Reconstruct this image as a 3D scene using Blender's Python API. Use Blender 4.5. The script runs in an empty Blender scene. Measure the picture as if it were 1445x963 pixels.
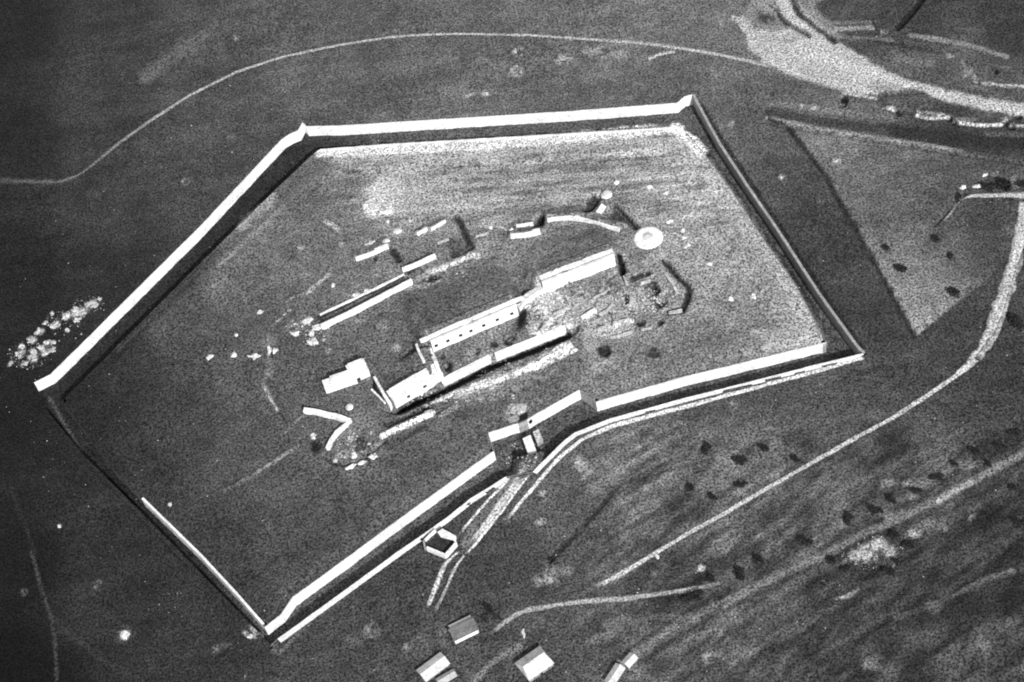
import bpy, bmesh, math, random
import numpy as np
from mathutils import Vector, Matrix

random.seed(7)
S = bpy.context.scene
COL = S.collection
R = math.radians

# ------------------------------------------------------------------ camera
DEP, ROLL, DIST, LENS = R(52), R(12.5), 940.0, 67.0
W0, H0 = 1445.0, 963.0
FPX = W0 * LENS / 36.0
f = Vector((0, math.cos(DEP), -math.sin(DEP)))
r0 = Vector((1, 0, 0)); u0 = r0.cross(f)
rr = r0 * math.cos(ROLL) - u0 * math.sin(ROLL)
uu = u0 * math.cos(ROLL) + r0 * math.sin(ROLL)
CAMP = -f * DIST
cd = bpy.data.cameras.new('camera'); cam = bpy.data.objects.new('camera', cd); COL.objects.link(cam)
cam.matrix_world = Matrix(((rr.x, uu.x, -f.x, CAMP.x), (rr.y, uu.y, -f.y, CAMP.y), (rr.z, uu.z, -f.z, CAMP.z), (0, 0, 0, 1)))
cd.lens = LENS; cd.sensor_width = 36; cd.clip_start = 5; cd.clip_end = 30000
S.camera = cam

# ------------------------------------------------------------------ sky, sun, exposure
SUN_EL, SUN_AZ = R(37), R(-73)            # azimuth from +X, anticlockwise
sdir = Vector((math.cos(SUN_EL) * math.cos(SUN_AZ), math.cos(SUN_EL) * math.sin(SUN_AZ), math.sin(SUN_EL)))
wd = bpy.data.worlds.new('World'); S.world = wd; wd.use_nodes = True
wn = wd.node_tree; wn.nodes.clear()
sky = wn.nodes.new('ShaderNodeTexSky'); sky.sky_type = 'NISHITA'; sky.sun_disc = False
sky.sun_elevation = SUN_EL; sky.sun_rotation = math.atan2(sdir.x, sdir.y)
hsv = wn.nodes.new('ShaderNodeHueSaturation'); hsv.inputs['Saturation'].default_value = 0.0   # black and white film
bg = wn.nodes.new('ShaderNodeBackground'); bg.inputs['Strength'].default_value = 0.10
wo = wn.nodes.new('ShaderNodeOutputWorld')
wn.links.new(sky.outputs[0], hsv.inputs['Color']); wn.links.new(hsv.outputs[0], bg.inputs['Color']); wn.links.new(bg.outputs[0], wo.inputs['Surface'])
sl = bpy.data.lights.new('sun', 'SUN'); sl.energy = 4.0; sl.angle = R(0.5)
so = bpy.data.objects.new('sun', sl); COL.objects.link(so)
so.rotation_euler = sdir.to_track_quat('Z', 'Y').to_euler()
S.view_settings.view_transform = 'Standard'; S.view_settings.look = 'None'
S.view_settings.exposure = 0.25; S.view_settings.gamma = 1
S.cycles.filter_width = 2.0; S.cycles.max_bounces = 4; S.cycles.diffuse_bounces = 3
KALB = 0.74                                # albedo that a photographed tone of 255 stands for on level ground

# ------------------------------------------------------------------ plan coordinates
def P(px, py, z=0.0):
    d = f + rr * ((px - W0 / 2) / FPX) - uu * ((py - H0 / 2) / FPX)
    return CAMP + d * ((z - CAMP.z) / d.z)
def PX(X, Y, Z):
    dx, dy, dz = X - CAMP.x, Y - CAMP.y, Z - CAMP.z
    k = dx * f.x + dy * f.y + dz * f.z
    return (W0 / 2 + FPX * (dx * rr.x + dy * rr.y + dz * rr.z) / k, H0 / 2 - FPX * (dx * uu.x + dy * uu.y + dz * uu.z) / k)
def W2(pts, z=0.0):
    return np.array([tuple(P(x, y, z))[:2] for x, y in pts])

def lin(v):
    v = np.clip(np.asarray(v, float) / 255, 0, 1)
    return np.where(v < .04045, v / 12.92, ((v + .055) / 1.055) ** 2.4)

_rng = np.random.RandomState(5); _tab = _rng.rand(512, 512)
def vnoise(x, y, size, seed=0, octv=1):
    out = 0.0; a = 1.0; tot = 0.0
    for o in range(octv):
        u = np.asarray(x) / size + 37.3 * seed + 11 * o; v = np.asarray(y) / size + 91.7 * seed + 5 * o
        iu = np.floor(u).astype(int); iv = np.floor(v).astype(int)
        fu = u - iu; fv = v - iv; fu = fu * fu * (3 - 2 * fu); fv = fv * fv * (3 - 2 * fv)
        i0 = iu % 512; i1 = (iu + 1) % 512; j0 = iv % 512; j1 = (iv + 1) % 512
        n = (_tab[i0, j0] * (1 - fu) + _tab[i1, j0] * fu) * (1 - fv) + (_tab[i0, j1] * (1 - fu) + _tab[i1, j1] * fu) * fv
        out = out + a * n; tot += a; a *= .55; size = size / 2.1
    return out / tot * 2 - 1

def seg_dist(X, Y, pts, closed=False):
    """distance, signed side (+ left) and length position along a polyline"""
    best = np.full(X.shape, 1e9); side = np.zeros(X.shape); pos = np.zeros(X.shape); acc = 0.0
    n = len(pts)
    for i in range(n if closed else n - 1):
        a = pts[i]; b = pts[(i + 1) % n]; d = b - a; L = math.hypot(*d); d = d / max(L, 1e-6)
        t = np.clip((X - a[0]) * d[0] + (Y - a[1]) * d[1], 0, L)
        qx = X - a[0] - t * d[0]; qy = Y - a[1] - t * d[1]
        dd = np.hypot(qx, qy); m = dd < best
        best = np.where(m, dd, best); side = np.where(m, d[0] * (Y - a[1]) - d[1] * (X - a[0]), side); pos = np.where(m, acc + t, pos)
        acc += L
    return best, side, pos, acc
def inside(X, Y, pts):
    r = np.zeros(X.shape, bool); n = len(pts)
    for i in range(n):
        a = pts[i]; b = pts[(i + 1) % n]
        if a[1] == b[1]: continue
        c = ((a[1] > Y) != (b[1] > Y)) & (X < (b[0] - a[0]) * (Y - a[1]) / (b[1] - a[1]) + a[0])
        r ^= c
    return r
def idw(px, py, ctl, p=4.0):
    num = 0; den = 0
    for x, y, v in ctl:
        w = 1 / ((px - x) ** 2 + (py - y) ** 2 + 900) ** (p / 2); num = num + w * v; den = den + w
    return num / den
def sstep(a, b, t):
    t = np.clip((t - a) / (b - a), 0, 1); return t * t * (3 - 2 * t)

# ------------------------------------------------------------------ the fort's plan
E_PX = [(88, 566), (309, 346), (437, 222), (452, 211), (560, 203), (900, 183), (955, 179), (968, 188), (991, 213), (1031, 267), (1071, 328), (1124, 404),
        (1166, 484), (964, 533), (841, 568), (818, 551), (757, 585), (744, 593), (731, 598), (689, 612), (697, 637), (560, 736), (482, 794), (413, 844),
        (397, 868), (374, 886), (333, 839), (283, 785), (200, 704), (157, 659)]
C_PX = [(48, 541), (72, 529), (282, 321), (398, 197), (409, 190), (421, 185), (427, 174), (432, 179), (482, 178), (640, 168), (800, 158), (956, 146), (966, 137), (977, 134),
        (985, 150), (1014, 203), (1052, 261), (1094, 322), (1153, 413), (1210, 492), (1218, 499), (1160, 513), (964, 563), (862, 591), (811, 611), (794, 624), (773, 645),
        (752, 666), (714, 673), (664, 704), (629, 732), (560, 780), (482, 837), (392, 902), (382, 911), (273, 799), (187, 712), (117, 642), (66, 580)]
EW = W2(E_PX); CW = W2(C_PX)
DD = 7.4      # ditch depth

# level strips, cuts and mounds: every one is real relief
# (points, half width, depth)  cuts
GROOVES = [
 ([(1085, 168), (1110, 178), (1137, 212), (1165, 250), (1185, 285), (1205, 320), (1255, 410), (1290, 474)], 1.3, 1.3),
 ([(988, 146), (1020, 201), (1058, 259), (1100, 320), (1159, 411), (1214, 490)], .8, .7),
 ([(936, 370), (953, 389), (973, 407), (969, 424), (962, 438), (944, 440)], 1.5, 2.2),
 ([(892, 393), (917, 385)], 1.3, 1.6),
 ([(644, 307), (655, 328), (664, 348)], 1.5, 2.4), ([(664, 350), (640, 360)], 1.3, 2.0),
 ([(553, 352), (563, 367)], 1.2, 2.2),
 ([(868, 290), (884, 306), (897, 321)], 1.2, 2.6),
 ([(763, 309), (757, 317)], 2.4, 2.4), ([(842, 278), (828, 296)], 2.6, 2.4),
 ([(548, 599), (580, 585), (606, 574)], 1.1, 1.6), ([(548, 629), (580, 612)], 1.2, 1.0),
 ([(458, 640), (472, 650), (488, 652), (503, 650), (520, 640), (540, 622)], 1.5, 1.8),
 ([(444, 622), (450, 634)], 1.4, 1.6), ([(506, 618), (510, 632)], 1.6, 1.6),
 ([(1091, 13), (1109, 33), (1141, 50)], 1.3, 2.2), ([(1117, 0), (1127, 20), (1150, 38), (1177, 58)], 1.4, 2.4),
 ([(1306, -10), (1290, 14), (1266, 40)], 1.5, 1.8),
 ([(1391, 248), (1393, 252)], 1.2, .8),
 ([(1318, 316), (1336, 298), (1349, 282), (1362, 272)], 1.2, 1.2),
 ([(1257, 154), (1284, 160)], .9, 1.2), ([(1191, 140), (1189, 147)], 1.8, 1.8), ([(1264, 158), (1268, 161)], 1.5, 1.8), ([(1341, 167), (1345, 172)], 1.6, 2.2),
 ([(1419, 171), (1426, 178)], 2.2, 2.4), ([(1430, 166), (1445, 170)], 1.6, 1.5),
 ([(1300, 160), (1316, 164), (1330, 164)], .8, 1.0),
 ([(1365, 90), (1371, 106), (1380, 116)], 1.0, 1.2), ([(1391, 121), (1404, 124)], .8, 1.0), ([(1434, 94), (1445, 100)], 1.0, 1.2),
 ([(872, 685), (845, 717), (825, 740), (795, 770), (776, 790)], 1.0, .9), ([(775, 789), (768, 812)], .9, .8),
 ([(107, 632), (150, 679), (187, 719), (213, 746), (273, 806)], .8, .7),
 ([(630, 812), (612, 856)], .8, .8),
 ([(738, 596), (742, 606)], 1.0, 2.5),
 ([(876, 366), (878, 384)], 1.3, 2.6), ([(867, 387), (858, 394)], 1.0, 1.6),
 ([(1081, 172), (1151, 185), (1257, 202), (1357, 218), (1445, 230)], 1.0, .8),
 ([(1197, 130), (1237, 135), (1291, 131)], .8, .8),
]
# (points, half width, height) mounds
RIDGES = [
 ([(620, 567), (652, 555), (710, 534), (745, 519), (805, 489)], 2.2, 1.3),
 ([(540, 614), (578, 597), (610, 582)], 1.9, 1.9), ([(620, 586), (634, 577)], 1.6, 1.2),
 ([(603, 386), (640, 371), (664, 360)], 2.2, 1.3), ([(755, 521), (811, 494)], 1.4, 1.0),
 ([(430, 584), (400, 611)], 1.0, .8), ([(420, 629), (360, 668), (318, 691)], 1.4, 1.0),
 ([(371, 541), (380, 560), (392, 580)], 1.0, 1.3),
 ([(384, 459), (409, 437), (402, 428), (413, 419), (434, 412), (463, 387)], .9, .9),
 ([(313, 690), (319, 684)], 1, .5),
 ([(1244, 154), (1257, 151)], 1.2, 1.4),
 ([(1294, 163), (1310, 167), (1338, 166), (1354, 173), (1384, 177), (1413, 176), (1420, 171)], 1.3, 1.4), ([(1426, 178), (1450, 177)], 1.2, 1.3),
 ([(1367, 97), (1377, 114)], 1.5, 1.4), ([(1385, 116), (1415, 121), (1450, 121)], 1.4, 1.4), ([(1357, 87), (1362, 108)], 1.0, 1.0),
 ([(1190, 131), (1210, 134), (1235, 139)], 1.1, 1.2),
 ([(1020, 230), (1060, 300), (1120, 390), (1160, 470)], 4.0, 1.0),
 ([(640, 622), (600, 650)], 1, .2),
]
# craters: px, py, radius m, depth
CRATERS = [(731, 73, 2.6, 1.3), (727, 100, 3.0, 1.4), (795, 84, 3.2, .8), (850, 72, 3.4, .8), (260, 256, 2.4, .9), (326, 195, 2.2, .8), (127, 214, 2.0, .5),
 (1180, 228, 2.0, .9), (1103, 251, 2.0, .9), (1035, 176, 1.6, .6), (957, 601, 2.4, .8), (905, 634, 2.2, .8), (1034, 572, 2.0, .7), (766, 700, 2.6, .9), (765, 738, 2.6, .9),
 (772, 822, 3.6, .9), (820, 662, 3.4, .8), (577, 915, 3.2, .9), (524, 890, 3.0, .8), (1000, 928, 2.6, .9), (312, 916, 3.2, .8), (140, 826, 2.4, .8), (990, 803, 2.0, .9),
 (1085, 608, 2.6, .6), (670, 135, 2.0, .6), (1019, 470, 1.6, .5), (924, 412, 3.2, 1.8), (932, 430, 2.8, 1.6), (884, 424, 2.2, 1.4), (855, 498, 2.8, 1.2), (838, 427, 2.0, 1.0),
 (866, 410, 2.2, 1.2), (820, 415, 2.0, 1.0), (780, 452, 2.2, 1.0), (905, 457, 2.0, 1.2), (932, 456, 2.0, 1.3), (696, 485, 1.4, 1.0), (718, 476, 1.6, 1.0), (700, 487, 1.6, .9),
 (672, 497, 1.5, 1.0), (631, 518, 1.6, 1.1), (1300, 155, 2.6, .8), (1406, 102, 2.0, .9), (926, 500, 2.2, .8), (975, 500, 2.2, .6), (528, 366, 1.6, .8), (609, 395, 2.2, 1.0), (617, 391, 1.8, 1.0),
 (1072, 15, 2, .8), (562, 338, 2, .6), (730, 330, 1.6, .8), (1420, 215, 2.0, .4), (1010, 855, 3.0, .8), (985, 878, 3.5, .7), (1240, 800, 2.2, .8), (1270, 765, 2.2, .9)]
# retaining walls with earth behind: name, base line (px, left to right), top height, floor, earth depth behind, label
TERR = [
 ([(627, 538), (612, 497)], 5.5, 6.0, 16.0), ([(559, 576), (627, 536)], 4.6, 7.0, 14.0), ([(612, 497), (671, 472), (732, 446)], 8.5, 7.0, 36.0), ([(768, 414), (803, 402), (869, 375)], 8.5, 7.0, 27.0),
 ([(773, 315), (788, 312), (804, 311), (825, 314), (845, 320), (874, 328)], 2.9, 3.0, 7.0),
 ([(721, 337), (742, 335), (763, 331)], 3.0, 2.0, 5.0), ([(729, 322), (753, 318)], 1.8, 1.5, 4.0),
 ([(503, 369), (527, 361), (549, 351)], 2.7, 2.0, 8.0), ([(609, 326), (630, 315)], 2.0, 1.5, 4.0), ([(590, 334), (604, 326)], 2.6, 1.5, 4.0),
]
# the sunken street south of the barracks: wall line at its top, floor below
STREET = [(559, 569), (635, 533), (692, 504), (740, 486), (798, 463)]

def heights(X, Y):
    z = vnoise(X, Y, 60, 1, 2) * .35 + vnoise(X, Y, 7, 2, 2) * .10
    dE, _, _, _ = seg_dist(X, Y, EW, True); inE = inside(X, Y, EW); sE = np.where(inE, dE, -dE)
    dC, _, _, _ = seg_dist(X, Y, CW, True); inC = inside(X, Y, CW); sC = np.where(inC, -dC, dC)
    near = np.clip(np.minimum(np.abs(sE), np.abs(sC)) / 10, 0, 1); z = z * near
    z = z + np.where(inE, 1.1 * sstep(2, 9, sE) * (1 - sstep(12, 24, sE)), 0)
    def local(pts, pad):
        w = W2(pts); m = (X > w[:, 0].min() - pad) & (X < w[:, 0].max() + pad) & (Y > w[:, 1].min() - pad) & (Y < w[:, 1].max() + pad)
        return w, m
    for pts, h, L, Sl in TERR:
        w, m = local(pts, L + Sl + 4)
        d, s, pos, tot = seg_dist(X[m], Y[m], w)
        prof = h * (1 - np.clip((d - L) / Sl, 0, 1)) ** 1.15 * ((s > 0) & (d > 1.15))
        F = 2.5 if h < 6 else 9.0
        for e, a_, b_ in ((pos <= 0, w[0], w[1]), (pos >= tot, w[-1], w[-2])):
            u = (a_ - b_) / np.hypot(*(a_ - b_)); along = (X[m] - a_[0]) * u[0] + (Y[m] - a_[1]) * u[1]; perp = np.abs(-(X[m] - a_[0]) * u[1] + (Y[m] - a_[1]) * u[0])
            prof = np.where(e, prof * (1 - sstep(.2, F, along)) * sstep(.3, F * .5, perp), prof)
        z[m] = np.maximum(z[m], prof)
    for pts, hw, h in RIDGES:
        w, m = local(pts, hw * 2 + 2)
        d, s, pos, tot = seg_dist(X[m], Y[m], w)
        z[m] += h * (1 - sstep(0, hw * 1.3, d)) * (.75 + .35 * vnoise(X[m], Y[m], 5, 4))
    for pts, hw, dp in GROOVES:
        w, m = local(pts, hw + 4)
        d, s, pos, tot = seg_dist(X[m], Y[m], w)
        z[m] -= dp * (1 - sstep(hw * .6, hw + 1.1, d + .3 * vnoise(X[m], Y[m], 3, 6)))
    w, m = local(STREET, 15)
    d, s, pos, tot = seg_dist(X[m], Y[m], w)
    cut = (s < 0) | (d < .75)
    z[m] = np.where(cut, z[m] - 4.9 * (1 - sstep(5.9, 7.0, d + .4 * vnoise(X[m], Y[m], 4, 5))) * sstep(0, 2, pos + 1) * sstep(0, 2, tot - pos + 1), z[m])
    for px, py, r, dp in CRATERS:
        c = P(px, py); m = (abs(X - c.x) < r * 2.4) & (abs(Y - c.y) < r * 2.4)
        q = np.hypot(X[m] - c.x, Y[m] - c.y) * (1 + .25 * vnoise(X[m], Y[m], 3, 8)) / r
        z[m] += dp * (-1.0 * np.clip(1 - q * q, 0, 1) + .45 * np.exp(-((q - 1.12) / .28) ** 2))
    c = P(660, 430); q = np.hypot((X - c.x) / 95, (Y - c.y) / 62)
    z += (1 - sstep(.6, 1.0, q)) * .55 * vnoise(X, Y, 9, 17, 2)
    # churned ground east of the barracks
    c = P(850, 430); q = np.hypot((X - c.x) / 42, (Y - c.y) / 17)
    d2, _, _, _ = seg_dist(X, Y, W2([(768, 414), (803, 402), (869, 375)]))
    z += (1 - sstep(.6, 1.1, q)) * (vnoise(X, Y, 5, 12, 3) * 1.2) * sstep(1.5, 7, d2)
    c = P(500, 628); q = np.hypot((X - c.x) / 13, (Y - c.y) / 10)
    z += (1 - sstep(.5, 1.1, q)) * (vnoise(X, Y, 4, 13, 2) * 1.0 + .8)
    ditch = (sE < .95) & (sC < .95)
    z = np.where(ditch, -DD + vnoise(X, Y, 6, 9, 2) * .25, z)
    # earth causeway carrying the gate road over the ditch
    w, m = local([(731, 640), (764, 634), (768, 660), (726, 674)], 6)
    d, _, _, _ = seg_dist(X[m], Y[m], w, True); sd = np.where(inside(X[m], Y[m], w), d, -d)
    zz = z[m]; z[m] = np.where((sE[m] < .95) & (sC[m] < .95), np.maximum(zz, -DD + (DD - .35) * sstep(-3.5, 1.5, sd + vnoise(X[m], Y[m], 4, 19, 2)) + .2 * vnoise(X[m], Y[m], 2.5, 20, 2)), zz)
    return z, sE, sC, inE, inC

# ------------------------------------------------------------------ ground grid
SP = .78
corn = [P(x, y) for x, y in ((-25, -25), (1470, -25), (1470, 990), (-25, 990))]
x0 = min(c.x for c in corn) - 8; x1 = max(c.x for c in corn) + 8; y0 = min(c.y for c in corn) - 8; y1 = max(c.y for c in corn) + 8
def axis(a, b):
    core = list(np.arange(a, b, SP)); lo = []; hi = []; st = SP; p = a
    while p > -9000: st *= 1.22; p -= st; lo.append(p)
    st = SP; p = core[-1]
    while p < 9000: st *= 1.22; p += st; hi.append(p)
    return np.array(lo[::-1] + core + hi)
AX, AY = axis(x0, x1), axis(y0, y1)
GX, GY = np.meshgrid(AX, AY, indexing='ij')
GZ, SE_, SC_, INE, INC = heights(GX, GY)
def Z(x, y):
    i = np.clip(np.searchsorted(AX, x) - 1, 0, len(AX) - 2); j = np.clip(np.searchsorted(AY, y) - 1, 0, len(AY) - 2)
    u = (x - AX[i]) / (AX[i + 1] - AX[i]); v = (y - AY[j]) / (AY[j + 1] - AY[j])
    return (GZ[i, j] * (1 - u) + GZ[i + 1, j] * u) * (1 - v) + (GZ[i, j + 1] * (1 - u) + GZ[i + 1, j + 1] * u) * v

def PH(px, py):
    z = 0.0
    for _ in range(6):
        c = P(px, py, z); z = .5 * z + .5 * float(Z(c.x, c.y))
    return P(px, py, z)
# ------------------------------------------------------------------ ground tones (bare soil, chalk, turf, with edge darkening painted in), in the photograph's grey scale
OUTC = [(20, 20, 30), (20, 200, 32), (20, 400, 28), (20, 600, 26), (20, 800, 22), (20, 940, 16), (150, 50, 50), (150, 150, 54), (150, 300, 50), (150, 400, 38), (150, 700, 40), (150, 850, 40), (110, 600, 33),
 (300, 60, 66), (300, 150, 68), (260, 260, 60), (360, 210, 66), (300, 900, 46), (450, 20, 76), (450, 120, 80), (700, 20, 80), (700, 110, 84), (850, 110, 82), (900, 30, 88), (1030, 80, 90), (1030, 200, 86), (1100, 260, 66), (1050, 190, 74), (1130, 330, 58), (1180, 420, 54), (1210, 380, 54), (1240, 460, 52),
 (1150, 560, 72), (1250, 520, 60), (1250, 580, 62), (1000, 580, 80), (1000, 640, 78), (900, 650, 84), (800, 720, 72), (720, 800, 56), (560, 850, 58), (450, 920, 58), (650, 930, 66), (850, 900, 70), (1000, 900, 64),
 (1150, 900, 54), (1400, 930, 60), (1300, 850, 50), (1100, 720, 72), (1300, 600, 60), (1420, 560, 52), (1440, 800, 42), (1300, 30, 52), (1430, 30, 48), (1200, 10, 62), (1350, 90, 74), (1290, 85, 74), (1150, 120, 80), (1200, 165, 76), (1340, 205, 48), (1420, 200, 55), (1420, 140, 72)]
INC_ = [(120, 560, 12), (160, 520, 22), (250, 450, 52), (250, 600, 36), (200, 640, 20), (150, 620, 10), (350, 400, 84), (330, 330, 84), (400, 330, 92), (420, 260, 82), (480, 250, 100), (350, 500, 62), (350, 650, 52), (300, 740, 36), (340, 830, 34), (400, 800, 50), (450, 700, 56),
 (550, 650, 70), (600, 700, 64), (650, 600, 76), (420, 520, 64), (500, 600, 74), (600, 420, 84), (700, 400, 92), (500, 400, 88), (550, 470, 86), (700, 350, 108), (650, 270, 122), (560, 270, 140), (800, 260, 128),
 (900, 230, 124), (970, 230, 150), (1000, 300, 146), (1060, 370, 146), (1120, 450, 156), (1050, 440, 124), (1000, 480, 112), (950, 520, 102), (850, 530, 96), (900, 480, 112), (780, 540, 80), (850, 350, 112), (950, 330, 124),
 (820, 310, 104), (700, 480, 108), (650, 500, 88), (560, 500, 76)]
FIELD_PX = [(1081, 167), (1151, 180), (1257, 197), (1357, 213), (1460, 226), (1460, 280), (1440, 330), (1405, 385), (1345, 432), (1292, 476), (1255, 410), (1205, 320), (1185, 285), (1165, 250), (1137, 212), (1110, 178)]
FIELDC = [(1120, 185, 118), (1170, 205, 108), (1250, 300, 96), (1200, 250, 106), (1240, 360, 118), (1298, 455, 150), (1330, 350, 80), (1400, 350, 72), (1350, 250, 82), (1290, 215, 92), (1300, 400, 112), (1430, 240, 80), (1395, 320, 66), (1270, 410, 125)]
FAN_PX = [(1041, 27), (1051, 43), (1054, 67), (1075, 84), (1097, 97), (1135, 111), (1197, 127), (1237, 132), (1291, 123), (1312, 135), (1345, 147), (1400, 157), (1460, 167), (1460, 149), (1364, 133), (1291, 117), (1237, 93), (1197, 67), (1177, 57), (1160, 40), (1128, 12), (1110, -8), (1094, -8), (1105, 20), (1118, 40), (1090, 44), (1062, 40), (1048, 22)]

px_, py_ = PX(GX, GY, GZ)
def up(t): return t + 22 * max(0, 1 - abs(t - 115) / 85)
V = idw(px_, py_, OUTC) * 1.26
nE = vnoise(GX, GY, 4, 21, 2) * 1.0
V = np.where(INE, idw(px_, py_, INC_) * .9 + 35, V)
fw = W2(FIELD_PX); dF, _, _, _ = seg_dist(GX, GY, fw, True); sF = np.where(inside(GX, GY, fw), dF, -dF) + nE
fm = sstep(-1.2, 1.2, sF); V = V * (1 - fm) + fm * idw(px_, py_, FIELDC) * 1.1
V = V * (1 + .13 * vnoise(GX, GY, 34, 22, 3) + .10 * vnoise(GX, GY, 8, 23, 2) + .10 * vnoise(GX, GY, 2.2, 24, 1))
# rougher turf at the lower right
rough = sstep(760, 900, px_) * sstep(560, 640, py_) * (~INE)
V = V * (1 + rough * (.30 * vnoise(GX, GY, 9, 25, 3) + .16 * vnoise(GX * .6 + GY * .5, GY - GX * .4, 14, 26, 2)))
def streak(a, L, w, seed):
    c_, s_ = math.cos(R(a)), math.sin(R(a)); return vnoise((GX * c_ + GY * s_) / L, (-GX * s_ + GY * c_) / w, 1.0, seed, 3)
V = V * (1 + rough * (.42 * streak(22, 22, 3.2, 101) + .22 * streak(40, 10, 2.5, 102)))
far_ = INE * (1 - sstep(300, 360, py_ + (720 - px_) * .03)) * sstep(430, 520, px_)
V = V * (1 + far_ * (.30 * streak(-12, 24, 2.0, 103) + .22 * streak(-4, 9, 1.3, 104)))
V = V * (1 + .12 * streak(-6, 40, 5, 105) * (~INE) * (1 - rough))
V = np.where((SE_ < .95) & (SC_ < .95), (46 + 42 * sstep(300, 480, px_ + (py_ - 560) * .25)) * (1 + .18 * vnoise(GX, GY, 5, 27, 2)), V)  # ditch floor tone, darkened toward the left to stand in for shade

def mixin(m, tone, a):
    V[m] = V[m] * (1 - a) + tone * a
def stroke(pts, w, tone, op=1.0, soft=.5, brk=0.0, seed=1):
    tone = up(tone); ww = w * .175 * 1.0; rad = ww * (1 + soft) + 3
    wp = W2(pts)
    mi = np.where((AX > wp[:, 0].min() - rad) & (AX < wp[:, 0].max() + rad))[0]; mj = np.where((AY > wp[:, 1].min() - rad) & (AY < wp[:, 1].max() + rad))[0]
    if len(mi) == 0 or len(mj) == 0: return
    sl_ = np.s_[mi[0]:mi[-1] + 1, mj[0]:mj[-1] + 1]
    X, Y = GX[sl_], GY[sl_]
    # points are seen at the height the ground has there: compare in photograph pixels
    A = px_[sl_]; B = py_[sl_]
    d, s, pos, tot = seg_dist(A, B, np.array(pts, float))
    d = d + vnoise(X, Y, 3.5, 30 + seed, 2) * min(w * .25, 4)
    a = op * (1 - sstep(w * .5 * (1 - soft * .6), w * .5 * (1 + soft) + .8, d))
    if brk: a = a * np.clip(1 - brk + brk * 1.8 * (.5 + vnoise(X, Y, 7, 40 + seed, 3)), 0, 1)
    V[sl_] = V[sl_] * (1 - a) + tone * a
def blob(x, y, rx, ry, tone, op=1.0, ang=0, brk=.6, seed=1):
    tone = up(tone); c = P(x, y); rad = max(rx, ry) * .5 + 6
    mi = np.where(abs(AX - c.x) < rad)[0]; mj = np.where(abs(AY - c.y) < rad)[0]
    if len(mi) == 0 or len(mj) == 0: return
    sl_ = np.s_[mi[0]:mi[-1] + 1, mj[0]:mj[-1] + 1]
    A = px_[sl_] - x; B = py_[sl_] - y; ca, sa = math.cos(R(ang)), math.sin(R(ang))
    q = np.hypot((A * ca + B * sa) / rx, (-A * sa + B * ca) / ry) + .35 * vnoise(GX[sl_], GY[sl_], 4, 50 + seed, 2)
    a = min(1, op * 1.25) * (1 - sstep(.40, 1.25, q)) * np.clip(1 - brk + brk * 2 * (.5 + 1.3 * vnoise(GX[sl_], GY[sl_], 2.4, 60 + seed, 2)), 0, 1.15)
    V[sl_] = V[sl_] * (1 - a) + tone * a
def area(pts, tone, op=1, soft=1.5, brk=0, seed=1):
    w = W2(pts); mi = np.where((AX > w[:, 0].min() - 8) & (AX < w[:, 0].max() + 8))[0]; mj = np.where((AY > w[:, 1].min() - 8) & (AY < w[:, 1].max() + 8))[0]
    sl_ = np.s_[mi[0]:mi[-1] + 1, mj[0]:mj[-1] + 1]; X, Y = GX[sl_], GY[sl_]
    d, _, _, _ = seg_dist(X, Y, w, True); s = np.where(inside(X, Y, w), d, -d) + vnoise(X, Y, 4, 70 + seed, 3) * soft
    a = op * sstep(-soft, soft, s)
    if brk: a = a * np.clip(1 - brk + brk * 2 * (.5 + vnoise(X * .9 + Y * .1, (Y - X * .25) * 2.2, 16, 80 + seed, 3)), 0, 1)
    V[sl_] = V[sl_] * (1 - a) + tone * a

area([(1048, 22), (1062, -8), (1172, -8), (1150, 10), (1190, 50), (1180, 62), (1100, 60), (1060, 50)], 150, .85, 1.6, .45, 5)
area(FAN_PX, 200, .95, 1.6, .34, 3)
for k in range(14):
    u = k / 13; stroke([(1062 + 40 * u, 50 + 34 * u), (1130 + 30 * u, 66 + 40 * u), (1200 + 30 * u, 92 + 30 * u), (1270, 118)], 3, (215, 160, 225, 150)[k % 4], .5, .8, .6, k)
stroke([(1078, 86), (1130, 108), (1190, 124), (1235, 131)], 7, 205, .7, .5, .3)
stroke([(1130, 70), (1190, 92), (1240, 108), (1290, 120), (1345, 140), (1400, 150), (1450, 160)], 9, 212, .7, .6, .3)
stroke([(1062, 50), (1090, 52), (1120, 52)], 10, 165, .5, .6, .4)
blob(1079, 27, 19, 9, 70, .8, 15)
stroke([(1041, 27), (1051, 42)], 6, 180, .9)
blob(1035, 26, 4, 5, 190, .9); blob(1018, 35, 4, 4, 130, .7)
for pts, w, t in [([(1088, 10), (1108, 32), (1141, 50)], 5, 45), ([(1117, -3), (1127, 20), (1150, 38), (1177, 58)], 6, 40), ([(1060, 4), (1080, 8), (1095, 20)], 4, 130), ([(1124, 4), (1150, 30), (1170, 45)], 6, 150)]:
    stroke(pts, w, t, .8, .5, .3)
stroke([(1177, 41), (1234, 39)], 5, 150, .9); stroke([(1177, 33), (1234, 31)], 4, 105, .8); stroke([(1190, 53), (1225, 54), (1260, 57)], 3, 110, .7)
stroke([(1232, 30), (1236, 40)], 3, 40, .8); blob(1248, 46, 6, 5, 130, .8)
stroke([(1284, 50), (1325, 56), (1364, 63), (1400, 74), (1421, 80)], 5, 140, .8, .6, .4)
stroke([(1306, -10), (1290, 14), (1266, 40)], 6, 28, .8)
stroke([(1350, 40), (1390, 43)], 4, 90, .6); stroke([(1262, 82), (1315, 90)], 7, 105, .6, .8)
stroke([(1225, 57), (1300, 70), (1330, 76)], 3, 45, .6)
stroke([(1294, 163), (1310, 167), (1338, 166), (1354, 173), (1384, 177), (1413, 176), (1420, 171)], 4, 215, .95, .3, .2); stroke([(1426, 178), (1450, 177)], 3.5, 200, .95, .3)
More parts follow.
